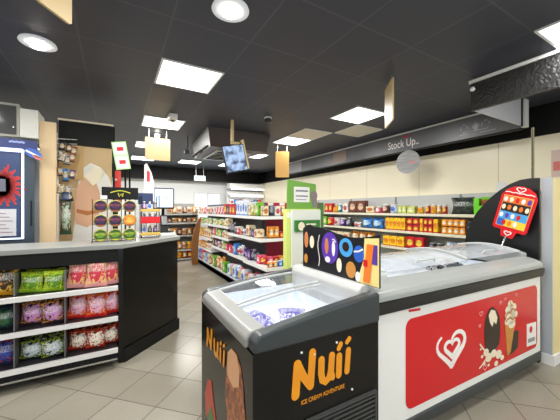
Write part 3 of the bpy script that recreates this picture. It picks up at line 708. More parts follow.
endp = [(y0+.1, .951)]+[(y0+.1+(y1-y0-.1)*k/10, lz(y0+.1+(y1-y0-.1)*k/10)+.008) for k in range(11)]+[(y1, .951)]
MB().prism(endp, (x0, 0, 0), Y_, Z_, .24).build('end_cap', mat('pale_grey_end_cap', '#b9bcb8', .25), t, bevel=.012)
MB().prism(endp, (x1-.07, 0, 0), Y_, Z_, .07).build('end_cap', gs, t, bevel=.012)
MB().prism([(y1-.06, .951), (y1-.06, lz(y1-.06)), (y1, lz(y1)), (y1, .951)], (x0+.24, 0, 0), Y_, Z_, x1-x0-.31).build('rear_lip', gs, t)
b = MB(); a0, a1 = x0+.08, x1-.08; b.box(a0, a1, y0+.075, y0+.085, .46, .94); b.box(a0, a1, y1-.085, y1-.075, .46, 1.03); b.box(a0, a0+.01, y0+.085, y1-.085, .46, .94); b.box(a1-.01, a1, y0+.085, y1-.085, .46, .94); b.box(a0, a1, y0+.075, y1-.075, .451, .46)
b.build('liner', lin, t)
MB().box(a0+.011, a1-.011, y0+.086, y1-.086, .461, .90).build('frost', MATS['frost_heap'], t)
lg = glass_mat('curved_lid_glass', (.99, 1, 1, 1), .5)
for i, (xa, xb, dz) in enumerate(((x0+.241, 2.52, .0), (2.5, x1-.071, .012))):
    b = MB(); b.strip([[(x, y0+.13+(y1-y0-.19)*k/12, lz(y0+.13+(y1-y0-.19)*k/12)+dz) for k in range(13)] for x in (xa, xb)])
    lid = b.build('glass_lid', lg, t)
    for x in (xa+.008, xb-.008): MB().tube([(x, y0+.13+(y1-y0-.19)*k/12, lz(y0+.13+(y1-y0-.19)*k/12)+dz+.004) for k in range(13)], .009, 6).build('lid_edge', lgrey, lid)
    b = MB(); xm = (xa+xb)/2; b.tube([(xm-.12, y0+.18, lz(y0+.18)+dz+.005), (xm-.1, y0+.17, lz(y0+.17)+dz+.03), (xm+.1, y0+.17, lz(y0+.17)+dz+.03), (xm+.12, y0+.18, lz(y0+.18)+dz+.005)], .007, 8); b.build('lid_handle', lgrey, lid)
# red graphic panel
FO = (0, y0-.001, 0)
rpn, q = newmat('red_graphic_panel', .22); q.put(q.b, 'Base Color', hexc('#cf1119'))
MB().prism(rrect(1.57, 3.50, .225, .80, .06), FO, X_, Z_, .002).build('red_panel', rpn, t)
F2 = (0, y0-.0035, 0)
b = MB()
def swirl(cx, cy, w_, h_, a, z):
    pts = heart_pts(cx, cy, w_, h_); n = len(pts); return pts[int(a*n):int(z*n)]
def tp(n, w0, w1): return [w0+(w1-w0)*math.sin(PI*k/(n-1)) for k in range(n)]
p1 = swirl(2.08, .50, .35, .235, .03, .84); ribbon(b, p1, .03, F2, X_, Z_, .002, taper=tp(len(p1), .016, .042)); b.build('outer_heart_logo', prntw, t); b = MB()
p2 = swirl(2.09, .507, .18, .12, .03, .98); ribbon(b, p2, .03, F2, X_, Z_, .002, taper=tp(len(p2), .018, .034))
b.build('inner_heart_logo', prntw, t)
b = MB(); b.prism([(2.55, .42), (2.535, .52), (2.55, .64), (2.60, .70), (2.66, .72), (2.73, .69), (2.78, .62), (2.79, .5), (2.77, .40), (2.70, .36), (2.6, .36)], F2, X_, Z_, .002); b.build('chocolate_lolly_picture', choc, t)
b = MB(); F3 = (0, y0-.0055, 0); b.prism([(2.60, .66), (2.64, .70), (2.70, .685), (2.74, .62), (2.72, .57), (2.68, .60), (2.66, .56), (2.62, .6)], F3, X_, Z_, .001); b.build('bite_picture', cream, t)
b = MB()
for cx, cz, r in ((2.56, .38, .04), (2.50, .36, .018), (2.60, .33, .05), (2.68, .345, .045), (2.76, .32, .05), (2.53, .30, .02), (2.82, .28, .03), (2.6, .27, .015), (2.48, .42, .012), (2.72, .255, .03)): b.prism(ell(cx, cz, r, r*.7, 14), F3, X_, Z_, .001)
ribbon(b, [(2.56, .38), (2.50, .43), (2.47, .46)], .014, F3, X_, Z_, .001); ribbon(b, [(2.56, .33), (2.49, .29), (2.46, .28)], .012, F3, X_, Z_, .001)
b.build('cream_splash_picture', cream, t)
b = MB(); b.prism([(2.87, .54), (3.06, .555), (2.965, .29), (2.91, .27)], F2, X_, Z_, .003); b.build('cone_picture', cone, t)
b = MB(); F4 = (0, y0-.0067, 0)
b.prism([(2.93, .37), (3.0, .46), (3.12, .45), (3.10, .3), (2.98, .27), (2.90, .29)], F2, X_, Z_, .002); b.build('dark_chocolate_picture', choc, t)
b = MB()
for cx, cz, rx, rz_ in ((2.96, .70, .045, .03), (3.01, .665, .06, .035), (2.93, .655, .06, .035), (2.96, .61, .095, .04), (3.03, .6, .06, .035), (2.95, .56, .09, .035), (2.99, .52, .06, .03)): b.prism(ell(cx, cz, rx, rz_, 16), F4, X_, Z_, .001)
b.build('whipped_top_picture', cream, t)
b = MB(); F5 = (0, y0-.0082, 0)
ribbon(b, [(2.87, .60), (2.92, .64), (2.96, .62), (3.0, .66), (3.05, .63)], .014, F5, X_, Z_, .001); ribbon(b, [(2.88, .565), (2.95, .59), (3.0, .56), (3.05, .58)], .012, F5, X_, Z_, .001); ribbon(b, [(2.96, .72), (2.97, .69), (3.0, .68)], .012, F5, X_, Z_, .001)
b.build('caramel_picture', mat('caramel_drizzle_print', '#b5702a', .35), t)
b = MB()
for hx, hz, s_ in ((2.49, .69, .05), (2.80, .73, .035), (2.55, .26, .06), (2.88, .75, .03), (3.08, .76, .035), (2.47, .6, .03)): ribbon(b, heart_pts(hx, hz, s_, s_*.7), .005, F2, X_, Z_, .001)
b.build('tiny_hearts', mat('pink_print', '#e88', .4) if False else mat('pale_pink_print', '#e9a3a3', .4), t)
MB().prism([(3.28, .27), (3.47, .26), (3.47, .46), (3.28, .47)], F2, X_, Z_, .002).build('energy_sticker', prntw, t)
b = MB(); b.prism([(3.30, .30), (3.44, .295), (3.44, .33), (3.30, .335)], F3, X_, Z_, .001, 0); b.prism(ell(3.36, .41, .03, .03), F3, X_, Z_, .001, 1); b.build('sticker_print', [mgrey, red], t)
MB().prism([(1.60, .845), (1.72, .838), (1.72, .853), (1.60, .86)], FO, X_, Z_, .002).build('red_name_strip', red, t)
PRINTS = [c_ for c_ in t.children if any(k_ in c_.name for k_ in ('picture', 'hearts', 'sticker', 'heart_logo', 'red_panel', 'name_strip'))]
for c_ in PRINTS:
    wx = c_.location.x+2.43; c_.location.x = 1.595+(wx-1.57)*.935-2.43; c_.scale.x = .935
t.rotation_euler.z = -.03; t.location.x += .006
foil = prod('foil_pack', '#5f646a', '#1c1614', '#c8ccce', 'bag', .2)
for i, (x, y, rz) in enumerate(((2.44, 1.44, .3), (2.66, 1.52, -.4), (2.54, 1.34, .9))):
    place('bag', foil, .2, .07, .22, (x, y-.08, .965+.02*(i == 1)), rz, ('silvery wrapped ice cream at left of the pile', 'dark and silver wrapped ice cream at rear of the pile', 'silvery wrapped ice cream nearest the front')[i]+' in the long white freezer', 'wrapped ice creams in the long freezer', 'wrapped_ice_cream', 'ice cream', tilt=-1.4)

# ------------------------------------------------------------------ green cardboard display
t = thing('cardboard_display', (1.93, 2.95, 0), 'pale yellow and green cardboard display stand behind the flavour card', 'display')
MB().box(1.70, 2.17, 2.8, 2.88, 0, 1.5).build('body', mat('yellow_green_card', '#d3e27a', .5), t)
MB().prism([(1.70, 1.46), (2.16, 1.46), (2.16, 1.40), (1.70, 1.40)], (0, 2.799, 0), X_, Z_, .002).build('white_band', white, t)
MB().box(1.75, 2.16, 2.77, 2.799, .78, 1.49).build('white_panel', mat('white_card', '#e4e6da', .5), t)
MB().prism([(1.71, 1.50), (2.13, 1.50), (2.12, 1.80), (1.72, 1.84), (1.71, 1.7)], (0, 2.82, 0), X_, Z_, .01).build('header_card', mat('leaf_green_card', '#72a83e', .4), t)
b = MB(); b.box(1.80, 2.02, 2.803, 2.809, 1.58, 1.76); b.build('white_label', prntw, t)
text('lettering', 'COLOMBIA', .042, (1.805, 2.801, 1.685), X_, Z_, mat('grey_ink', '#6c6c7a', .5), t, sx=.95) if False else None
b = MB(); ribbon(b, [(1.83+.02*i, 1.71+.006*(i % 2)) for i in range(9)], .018, (0, 2.802, 0), X_, Z_, .001); ribbon(b, [(1.83+.02*i, 1.65+.005*(i % 2)) for i in range(9)], .014, (0, 2.802, 0), X_, Z_, .001); ribbon(b, [(1.83+.02*i, 1.61) for i in range(8)], .008, (0, 2.802, 0), X_, Z_, .001)
b.build('small_writing', mat('grey_ink', '#77748a', .5), t)
MB().box(1.78, 2.13, 2.74, 2.769, 1.24, 1.37).build('green_box_front', dgreen, t)
b = MB(); b.prism(ell(1.86, 1.30, .045, .05), (0, 2.739, 0), X_, Z_, .001); ribbon(b, [(1.94, 1.32), (2.06, 1.32)], .02, (0, 2.739, 0), X_, Z_, .001); ribbon(b, [(1.94, 1.27), (2.04, 1.27)], .012, (0, 2.739, 0), X_, Z_, .001); b.build('pale_print', cream, t)
b = MB(); b.prism(ell(2.09, 1.66, .05, .06), (0, 2.808, 0), X_, Z_, .002); b.prism(ell(2.10, 1.58, .035, .07), (0, 2.806, 0), X_, Z_, .002); b.build('flower_picture', mat('mauve_print', '#8a7a80', .4), t)
for i, (c_, x) in enumerate((('grn', 2.24), ('red', 2.30))):
    pass
tag(MB().box(2.18, 2.28, 2.86, 3.0, 0, 1.58).build('tall_carton', prod('dark_floral_pack', '#4f7a34', '#a8b8a0', '#8a5060'), bevel=.004), 'tall slim green printed box right beside the cardboard display', 'box')

# ------------------------------------------------------------------ wall shelving
t = thing('wall_shelving', (4.8, 4.8, 0), 'long white wall shelving unit of groceries under the dark header', 'shelving')
MB().box(4.94, 4.995, 1.6, 7.7, 0, 1.75).build('back_panel', mat('grey_back_panel', '#c6c8c4', .4), t)
MB().box(4.6, 4.939, 1.6, 7.7, 0, .14).build('plinth', mgrey, t)
ZW = [1.41, 1.09, .78, .46, .16]
for z in ZW:
    s_ = MB().box(4.62, 4.939, 1.6, 7.7, z-.03, z).build('shelf', mat('shelf_grey', '#b8b8b4', .4), t)
    MB().box(4.60, 4.619, 1.6, 7.7, z-.035, z+.01).build('price_strip', mat('price_strip_cream', '#e2ddc4', .4), s_)
for y in (7.66, 6.4, 5.13, 3.86, 2.60): MB().box(4.925, 4.939, y, y+.03, 1.411, 1.74).build('upright', mgrey, t)
fxw = lambda pos, d: (4.635+d/2, pos)
W1 = []
def seg(Ya, Yb, n, kind, c_, h_, d_=.12, lv=1):
    out = []
    for k in range(n):
        wd = (Ya-Yb)/n; out.append((Ya-wd*(k+.5), wd*.94, kind, c_, h_, d_, lv))
    return out
W1 = seg(7.6, 5.8, 3, 'box', 'wht', .24)+seg(5.78, 5.49, 2, 'box', 'red', .23)+seg(5.48, 5.31, 1, 'bottle', 'yel', .2)+seg(5.3, 5.13, 1, 'jar', 'teal', .22)+seg(5.12, 4.94, 1, 'box', 'wht', .22)+seg(4.92, 4.42, 2, 'box', 'brn', .27)+seg(4.40, 4.17, 1, 'box', 'cre', .15)+seg(4.16, 4.0, 1, 'jar', 'pnk', .14)+seg(3.98, 3.82, 1, 'jar', 'brn', .19)+seg(3.79, 3.63, 1, 'jar', 'wbl', .18)+seg(3.6, 3.42, 2, 'box', 'ygn', .15)+seg(3.41, 3.24, 1, 'box', 'ygn', .14)+seg(3.22, 3.10, 1, 'jar', 'yel', .14)+seg(3.07, 2.98, 1, 'jar', 'red', .17)+seg(2.965, 2.87, 1, 'jar', 'yel', .17)+seg(2.865, 2.78, 1, 'jar', 'org', .16)+seg(2.77, 2.69, 1, 'jar', 'red', .16)
row('the top wall shelf', 'groceries on the top wall shelf', W1, ZW[0], fxw)
# black netted bag and green open box
place('bag', prod('black_netted_bag', '#1c1f1a', '#39403a', '#58605a', 'bag', .3), .36, .16, .27, (4.74, 2.48, 1.412), -PI/2, 'shiny black bag beside the bright green box on the top wall shelf', None)
t = thing('display_box', (4.74, 2.07, 1.411), 'bright green open display box of brown packs on the top wall shelf', 'box')
gb = mat('lime_card', '#6fd61e', .4)
b = MB(); b.box(4.64, 4.65, 1.86, 2.27, 1.411, 1.55); b.box(4.65, 4.84, 2.26, 2.27, 1.411, 1.66); b.box(4.65, 4.84, 1.86, 1.87, 1.411, 1.66); b.box(4.83, 4.84, 1.87, 2.26, 1.411, 1.68); b.box(4.65, 4.83, 1.87, 2.26, 1.411, 1.42)
b.box(4.64, 4.65, 2.20, 2.27, 1.55, 1.66); b.box(4.64, 4.65, 1.86, 1.93, 1.55, 1.66)
b.build('card_tray', gb, t)
b = MB(); b.prism(ell(-2.05, 1.485, .07, .035), (4.639, 0, 0), NY, Z_, .001, 0); b.prism(ell(-2.05, 1.487, .055, .022), (4.6375, 0, 0), NY, Z_, .001, 1); b.build('round_emblem', [dgreen, lgrey], t)
for i, y in enumerate((2.17, 2.03)):
    place('box', PM['brn'] if False else prod('brown_biscuit_pack', '#9a5c1c', '#6c3a10', '#c98a3c'), .12, .1, .22, (4.74, y-.03, 1.421), -PI/2, 'brown pack inside the green display box, '+('left one', 'right one'), 'packs in the green box') if False else place('box', prod('brown_biscuit_pack', '#9a5c1c', '#6c3a10', '#c98a3c'), .12, .1, .22, (4.74, y-.03, 1.421), -PI/2, 'brown pack inside the green display box, '+('left one', 'right one')[i], 'packs in the green box')
W2 = seg(7.6, 5.92, 8, 'box', 'red', .2)+seg(5.9, 5.69, 1, 'box', 'grn', .22)+seg(5.67, 5.45, 1, 'can', 'red', .2)+seg(5.44, 5.24, 1, 'jar', 'wht', .2)+seg(5.22, 5.03, 1, 'jar', 'prp', .2)+seg(5.02, 4.84, 1, 'bottle', 'dk', .22)+seg(4.80, 4.58, 1, 'bag', 'wht', .12)+seg(4.56, 3.98, 2, 'bag', 'blu', .22, .16)+seg(3.95, 3.90, 1, 'bottle', 'dk', .2)+seg(3.88, 3.44, 5, 'box', 'yel', .24)+seg(3.41, 3.16, 2, 'box', 'red', .12, .12, 2)+seg(3.15, 3.09, 1, 'box', 'yel', .24)+seg(3.08, 2.91, 2, 'box', 'red', .12, .12, 2)+seg(2.9, 2.82, 1, 'box', 'yel', .24)+seg(2.76, 2.39, 4, 'box', 'org', .12, .12, 2)+seg(2.38, 2.2, 1, 'box', 'dk', .22)+seg(2.18, 1.9, 2, 'box', 'wht', .2)
row('the second wall shelf down', 'groceries on the second wall shelf', W2, ZW[1], fxw)
W3 = seg(6.8, 4.9, 8, 'box', 'cre', .18)+seg(4.86, 4.2, 3, 'bag', 'org', .22, .14)+seg(3.95, 3.46, 3, 'box', 'yel', .2)+seg(3.43, 3.07, 2, 'box', 'red', .22)+seg(3.0, 2.75, 2, 'can', 'dk', .14)+seg(2.72, 2.4, 2, 'bag', 'wbl', .18, .14)+seg(2.36, 1.9, 3, 'can', 'dk', .14)
row('the third wall shelf down', 'groceries on the third wall shelf', W3, ZW[2], fxw)

# ------------------------------------------------------------------ gondola in the middle
t = thing('gondola_shelving', (2.4, 6.2, 0), 'white island shelving unit full of groceries beside the aisle', 'shelving')
MB().box(2.40, 2.46, 4.8, 8.5, 0, 1.62).build('back_panel', mat('grey_gondola_back', '#4b4a4f', .5), t)
MB().box(2.0, 2.399, 4.82, 8.5, .02, .12).build('base_deck', shelfw, t)
MB().box(2.461, 2.86, 4.84, 8.5, .02, .12).build('base_deck', shelfw, t)
def gshelf(ya, yb, z, x0_=2.06):
    s_ = MB().box(x0_+.02, 2.399, ya, yb, z-.03, z).build('shelf', shelfw, t)
    MB().box(x0_, x0_+.019, ya, yb, z-.045, z+.008).build('price_strip', mat('price_strip_white', '#eeeeec', .35), s_)
    MB().box(2.461, 2.80, ya, yb, z-.03, z).build('shelf', shelfw, t)
gshelf(4.83, 8.5, 1.37, 2.10)
SEC = [((4.83, 5.78), [1.0, .585], 2.05), ((5.8, 7.0), [1.12, .86, .60], 2.07), ((7.02, 8.5), [1.12, .75, .45], 2.07)]
for (ya, yb), zs, xx in SEC:
    for z in zs: gshelf(ya, yb, z, xx)
# end unit
MB().box(2.461, 3.0, 4.80, 4.829, 0, 1.62).build('end_panel', crims, t)
MB().box(2.36, 2.40, 4.78, 4.829, 0, 1.62).build('upright', mat('dark_upright', '#3a3a40', .5), t)
for z, yf, xf in ((1.37, 4.25, 2.10), (1.0, 4.2, 2.05), (.585, 3.9, 2.0), (.12, 3.85, 2.0)):
    s_ = MB().box(xf+.02, 3.0, yf+.02, 4.779 if z < 9 else 4.8, z-.03, z).build('shelf', shelfw, t)
    MB().plan([(xf, yf), (3.0, yf), (3.0, yf+.019), (xf+.019, yf+.019), (xf+.019, 4.82), (xf, 4.82)], z-.045, z+.008).build('price_strip', MATS['price_strip_white'], s_)
MB().box(2.0, 2.04, 4.84, 8.49, .02, .14).build('kick_strip', lgrey, t)
rk = random.Random(3)
def fill(ya, yb, wmin, wmax, hmin, hmax, cols, kinds, d_=.12, gap=.008):
    out = []; y = yb-.01
    while y-wmin > ya:
        wd = rk.uniform(wmin, wmax)
        if y-wd < ya: break
        out.append((y-wd/2, wd, rk.choice(kinds), rk.choice(cols), rk.uniform(hmin, hmax), d_)); y -= wd+gap
    return out
G = 'groceries on the island shelving'
fx_g = lambda x: (lambda pos, d: (x+.025+d/2, pos))
top = fill(6.95, 8.45, .12, .2, .14, .2, ['cre', 'wht', 'org', 'pnk'], ['box', 'jar'])
top += [(6.9-k*.1, .09, 'bottle', ('wht', 'pnk')[k % 2], .2, .09) for k in range(7)]
top += [(6.15-k*.17, .16, 'box', ('red', 'dk', 'red', 'red')[k], (.24, .2, .22, .2)[k], .14) for k in range(4)]
top += [(5.44-k*.1, .09, 'box', 'wbl', .30, .12) for k in range(2)]+[(5.22-k*.12, .11, 'box', 'wbl', (.26, .31)[k % 2], .12) for k in range(3)]
top += fill(4.42, 4.88, .08, .12, .17, .27, ['red', 'wht', 'grn', 'cre', 'org', 'ygn'], ['box', 'jar'])
row('the top island shelf', 'groceries on the top island shelf', top, 1.37, fx_g(2.10))
row('upper shelf of the nearest island bay', 'groceries on the upper shelf, nearest bay', fill(4.36, 5.78, .09, .15, .12, .24, ['prp', 'wht', 'pnk', 'cre', 'dk', 'dk', 'wbl'], ['box', 'bag', 'jar'], .14), 1.0, fx_g(2.05))
row('lower shelf of the nearest island bay', 'groceries on the lower shelf, nearest bay', fill(4.06, 5.78, .09, .15, .11, .22, ['prp', 'red', 'pnk', 'wht', 'blu', 'dk'], ['box', 'bag'], .14), .585, fx_g(2.05))
row('bottom deck of the nearest island bay', 'groceries on the bottom deck, nearest bay', fill(4.02, 5.78, .12, .17, .2, .3, ['red', 'wbl', 'wbl', 'wht', 'red', 'wbl'], ['bag', 'bag', 'box'], .16), .12, fx_g(2.02))
for z, nm in ((1.12, 'top'), (.86, 'middle'), (.60, 'lower')):
    row(f'{nm} shelf of the middle island bay', f'groceries on the {nm} shelf, middle bay', fill(5.82, 6.98, .09, .15, .12, .19, ['pnk', 'cre', 'prp', 'wht', 'grn', 'ygn', 'brn'], ['box', 'box', 'jar']), z, fx_g(2.07))
row('bottom deck of the middle island bay', 'groceries on the bottom deck, middle bay', fill(5.82, 6.98, .12, .17, .2, .32, ['cre', 'grn', 'wht', 'org'], ['box', 'bag'], .14), .12, fx_g(2.02))
for z, nm, h_, cl in ((1.12, 'upper', .15, ['cre', 'wht', 'grn']), (.75, 'middle', .24, ['cre', 'yel', 'org', 'cre']), (.45, 'lower', .18, ['cre', 'wht', 'org'])):
    row(f'{nm} shelf of the farthest island bay', f'groceries on the {nm} shelf, farthest bay', fill(7.04, 8.48, .12, .2, h_*.8, h_, cl, ['box']), z, fx_g(2.07))
row('bottom deck of the farthest island bay', 'groceries on the bottom deck, farthest bay', fill(7.04, 8.48, .12, .17, .2, .28, ['blu', 'pnk', 'cre', 'wbl', 'org'], ['box'], .14), .12, fx_g(2.02))
fx_e = lambda yf: (lambda pos, d: (pos, yf+.03+d/2))
def erow(where, items, z, yf): row(where, 'groceries on '+where, items, z, fx_e(yf), 0)
erow('top shelf of the red-backed island end', [(2.19+k*.115, .105, ('box', 'jar')[k % 2], ('cre', 'dk', 'wht', 'org', 'red', 'dk', 'cre')[k], .18+.05*(k % 2), .1) for k in range(7)], 1.37, 4.25)
erow('second shelf of the red-backed island end', [(2.27+k*.1, .09, 'box', 'red' if k > 1 else 'org', .11 if k > 1 else .2, .1) for k in range(7)], 1.0, 4.2)
erow('third shelf of the red-backed island end', [(2.10+k*.09, .085, 'can', 'blu' if k > 1 else 'org', .09, .08) for k in range(9)], .585, 3.9)
erow('bottom shelf of the red-backed island end', [(2.12+k*.14, .13, 'bag', ('red', 'yel', 'red', 'org', 'red')[k], .26, .1) for k in range(5)], .12, 3.85)
row('second row of the middle red-backed shelf', 'groceries in the second row of the red-backed end', [(2.2+k*.1, .09, 'box', ('pnk', 'red', 'org')[k % 3], .13, .1, 1) for k in range(7)], .585, lambda pos, d: (pos, 4.12+d/2), 0)
# brown curved stand at the far end of the island
b = MB(); cp = [(2.04, 1.29), (1.98, 1.22), (1.90, 1.08), (1.84, .9), (1.80, .68), (1.785, .45), (1.78, .2), (1.79, .01)]; cp2 = [(1.95, .01), (1.955, .3), (1.965, .6), (1.985, .85), (2.02, 1.08)]
b.prism(cp+cp2, (0, 7.9, 0), X_, Z_, .06)
b.build('curved_stand', mat('brown_wood_stand', '#8a5a2c', .4, bump=.1))
tag(bpy.data.objects['curved_stand'], 'brown curved leaf-shaped wooden stand at the far end of the island shelving', 'stand')

# ------------------------------------------------------------------ far shelving and fixtures
t = thing('bread_shelving', (1.7, 8.85, 0), 'grey shelving of baked goods at the end of the aisle', 'shelving')
MB().box(1.28, 2.12, 9.0, 9.04, 0, 1.66).build('back_panel', mat('pale_grey_panel', '#9b9b98', .5), t)
for x in (1.25, 2.121): MB().box(x, x+.029, 8.6, 9.04, 0, 1.5).build('side_panel', lgrey, t)
FZ = [1.36, 1.10, .735, .32, .06]
for i, z in enumerate(FZ):
    s_ = MB().box(1.28, 2.12, 8.62, 8.999, z-.03, z).build('shelf', mgrey, t)
    MB().box(1.28, 2.12, 8.6, 8.619, z-.035, z+.01).build('price_strip', lgrey, s_)
    cols = [['cre', 'org', 'cre', 'brn'], ['brn', 'cre', 'org'], ['cre', 'org', 'brn'], ['cre', 'yel', 'org'], ['org', 'red', 'yel']][i]
    nm = ('top', 'second', 'third', 'fourth', 'lowest')[i]
    row(f'the {nm} bakery shelf at the aisle end', f'baked goods on the {nm} bakery shelf', [(1.35+k*.14, .13, 'bag', cols[k % len(cols)], (.2, .14, .2, .22, .2)[i], .12) for k in range(6)], z, lambda pos, d: (pos, 8.64+d/2), 0)

t = thing('wall_chiller', (4.2, 10.1, 0), 'white lit wall chiller along the far wall behind the island', 'fridge')
MB().box(3.56, 4.98, 9.7, 10.1, 0, .5).build('base', white, t)
MB().box(3.56, 4.98, 10.1, 10.14, .5, 2.15).build('back_panel', white, t)
for ya, z, zz in ((9.8, 2.25, 2.42), (9.85, 2.0, 2.06)): MB().box(3.56, 4.98, ya, 10.1, z, zz).build('canopy', white, t)
for y, z in ((9.78, 2.22), (9.82, 1.97)): MB().tube([(3.62, y, z), (4.92, y, z)], .016).build('light_tube', mat('lit_tube', '#ffffff', .5, emit=3), t)
for z in (.9, 1.3, 1.65): MB().box(3.58, 4.96, 9.8, 10.099, z-.02, z).build('shelf', shelfw, t)
for z, nm in ((.9, 'lower'), (1.3, 'middle'), (1.65, 'upper')):
    row(f'the {nm} far chiller shelf', f'goods on the {nm} far chiller shelf', [(3.66+k*.155, .14, 'box', ('wht', 'blu', 'red', 'wbl', 'grn')[k % 5], .2, .14) for k in range(8)], z, lambda pos, d: (pos, 9.83+d/2), 0)
t = thing('exit_sign', (2.45, 9.4, 2.45), 'green emergency exit sign hanging near the far wall', 'sign')
MB().box(2.22, 2.58, 9.4, 9.44, 2.42, 2.58).build('casing', white, t)
MB().box(2.24, 2.56, 9.392, 9.399, 2.44, 2.56).build('green_face', mat('exit_green', '#7fd2a8', .4, emit=.4), t)
b = MB(); F6 = (0, 9.391, 0); b.prism(ell(2.34, 2.535, .012, .012, 10), F6, X_, Z_, .002); ribbon(b, [(2.335, 2.52), (2.325, 2.49), (2.345, 2.46)], .012, F6, X_, Z_, .002); ribbon(b, [(2.305, 2.505), (2.36, 2.5)], .008, F6, X_, Z_, .002); b.prism([(2.42, 2.49), (2.47, 2.49), (2.47, 2.475), (2.51, 2.5), (2.47, 2.525), (2.47, 2.51), (2.42, 2.51)], F6, X_, Z_, .002)
b.build('running_figure_symbol', prntw, t)
for x in (2.28, 2.52): MB().tube([(x, 9.42, 2.58), (x, 9.42, CH-.001)], .006, 6).build('hanger', white, t)
t = thing('tall_cabinet', (1.0, 9.3, 0), 'tall white cabinet behind the till monitor', 'cabinet')
MB().box(.7, 1.22, 9.0, 9.6, 0, 1.95).build('body', white, t, bevel=.01)
MB().box(.72, 1.20, 8.97, 8.999, .12, 1.93).build('door', offwhite, t, bevel=.006)
MB().box(.76, .78, 8.95, 8.969, .9, 1.2).build('handle', chrome, t)
t = thing('tall_cabinet', (-.2, 9.7, 0), 'white cabinet far left behind the tin display', 'cabinet')
MB().box(-.9, .55, 9.5, 10.1, 0, 2.0).build('body', offwhite, t, bevel=.01)
b = MB(); b.box(-.88, -.18, 9.47, 9.499, .1, 1.98); b.build('door', white, t); b = MB(); b.box(-.16, .53, 9.47, 9.499, .1, 1.98); b.build('door', white, t)

# ------------------------------------------------------------------ counter
t = thing('shop_counter', (-.7, 3.6, 0), 'black shop counter with angled end and pale grey worktop', 'counter')
cm = black
wtop = [(-2.3, 3.17), (.06, 3.17), (.71, 3.75), (.71, 4.75), (.15, 4.75), (.15, 3.75), (-2.3, 3.75)]
MB().plan(wtop, 1.115, 1.16).build('worktop', mat('grey_worktop', '#8f918d', .35), t, bevel=.006)
MB().plan([(.031, 3.2), (.07, 3.2), (.68, 3.76), (.68, 4.72), (.18, 4.72), (.18, 3.72), (.031, 3.72)], .0, 1.114).build('body', cm, t)
MB().box(-2.25, .03, 3.57, 3.72, 0, 1.114).build('back_body', cm, t)
MB().box(-2.25, .03, 3.2, 3.559, .99, 1.114).build('fascia', blackm, t)
MB().plan([(.071, 3.19), (.09, 3.19), (.70, 3.75), (.70, 3.78), (.68, 3.76)], 0.001, .13).build('plinth', blackm, t)
t = thing('snack_rack', (-.8, 3.3, 0), 'low rack of three white-edged shelves of crisps set into the counter front', 'shelving')
wire = mat('grey_wire', '#77787a', .4, .5)
def zs(z): return z
MB().box(-2.2, .02, 3.53, 3.555, .05, .985).build('back_panel', blackm, t)
for z in (.765, .475, .175):
    s_ = MB().box(-2.2, .02, 3.15, 3.529, z-.02, z).build('shelf', mat('dark_shelf', '#2e2e30', .4), t)
    MB().box(-2.2, .025, 3.12, 3.149, z-.034, z+.006).build('price_strip', mat('rack_strip_white', '#e3e2e0', .35), s_)
for x in (-1.62, -.725, -.385):
    for z0_, z1_ in ((.177, .45), (.477, .74), (.767, .96)): MB().box(x-.004, x+.004, 3.16, 3.52, z0_, z1_).build('divider', wire, t)
MB().box(-2.2, .02, 3.10, 3.149, .085, .10).build('chrome_ledge', chrome, t)
b = MB()
b.box(-2.2, .02, 3.145, 3.16, .10, .139)
for k in range(56): b.box(-2.19+k*.04, -2.175+k*.04, 3.135, 3.145, .101, .138)
b.build('kick_grille', blackm, t)
b = MB()
for x in (-2.0, -.9, -.05): b = MB(); b.lathe([(.02, 0), (.02, .03), (.012, .06)], (x, 3.3, 0), n=10); b.build('foot', chrome, t)
# crisps
BP = {'pink': prod('pink_prawn_bag', '#f0a6a0', '#d2344a', '#f2d25c', 'bag', .3), 'green': prod('lime_bag', '#9ccb2c', '#5c8f1e', '#e0de4a', 'bag', .3), 'gold': prod('golden_bag', '#d99a22', '#3e2a10', '#f2cf5a', 'bag', .3),
      'purple': prod('lilac_bag', '#34222e', '#c88ac4', '#e09a3a', 'bag', .3), 'red': prod('red_onion_bag', '#d82424', '#e6b0c8', '#f28a2c', 'bag', .3), 'navy': prod('navy_bag', '#232c50', '#2c4aa8', '#c24a3a', 'bag', .3), 'dark': prod('dark_green_bag', '#1c2420', '#b9c4c8', '#9fb02c', 'bag', .3), 'rw': prod('red_white_bag', '#7a1a14', '#e8dcc6', '#d84a1c', 'bag', .3), 'teal': prod('dark_teal_bag', '#1a2c2a', '#3c6a44', '#30405c', 'bag', .3)}
def crisps(xs, wd, h_, z, mk, desc, shelf, y=3.24, depth=2):
    for i, x in enumerate(xs):
        for k in range(depth):
            where = ('left', 'middle', 'right')[i] if len(xs) == 3 else ('left', 'right')[i] if len(xs) == 2 else ''
            fb = 'front' if k == 0 else 'behind the front'
            place('bag', BP[mk], wd, .085, h_, (x+.012*k, y+k*.13+(.035 if i % 2 == 0 else -.01), z+.004), .08*((i % 2)-.5), f'{desc}, {where+" " if where else ""}{fb} one on the {shelf} rack shelf', f'{desc}s on the {shelf} rack shelf', 'crisp_bag', 'crisps', tilt=-.16, roll=(.05, -.09, .07)[(i+k+len(desc)) % 3])
crisps([-.305, -.155, -.02], .185, .29, .766, 'pink', 'pink crisp bag', 'top', y=3.21)
crisps([-.64, -.47], .18, .175, .766, 'green', 'lime green crisp bag', 'top')
crisps([-1.16, -.99, -.815], .17, .26, .766, 'gold', 'golden brown crisp bag', 'top')
crisps([-1.52, -1.36], .15, .24, .766, 'teal', 'dark green crisp bag', 'top')
crisps([-.305, -.155, -.02], .18, .225, .476, 'red', 'red crisp bag with lilac writing', 'middle')
crisps([-.635, -.47], .18, .205, .476, 'purple', 'dark and lilac crisp bag', 'middle')
crisps([-1.16, -.99, -.815], .16, .19, .476, 'teal', 'dark teal crisp bag', 'middle')
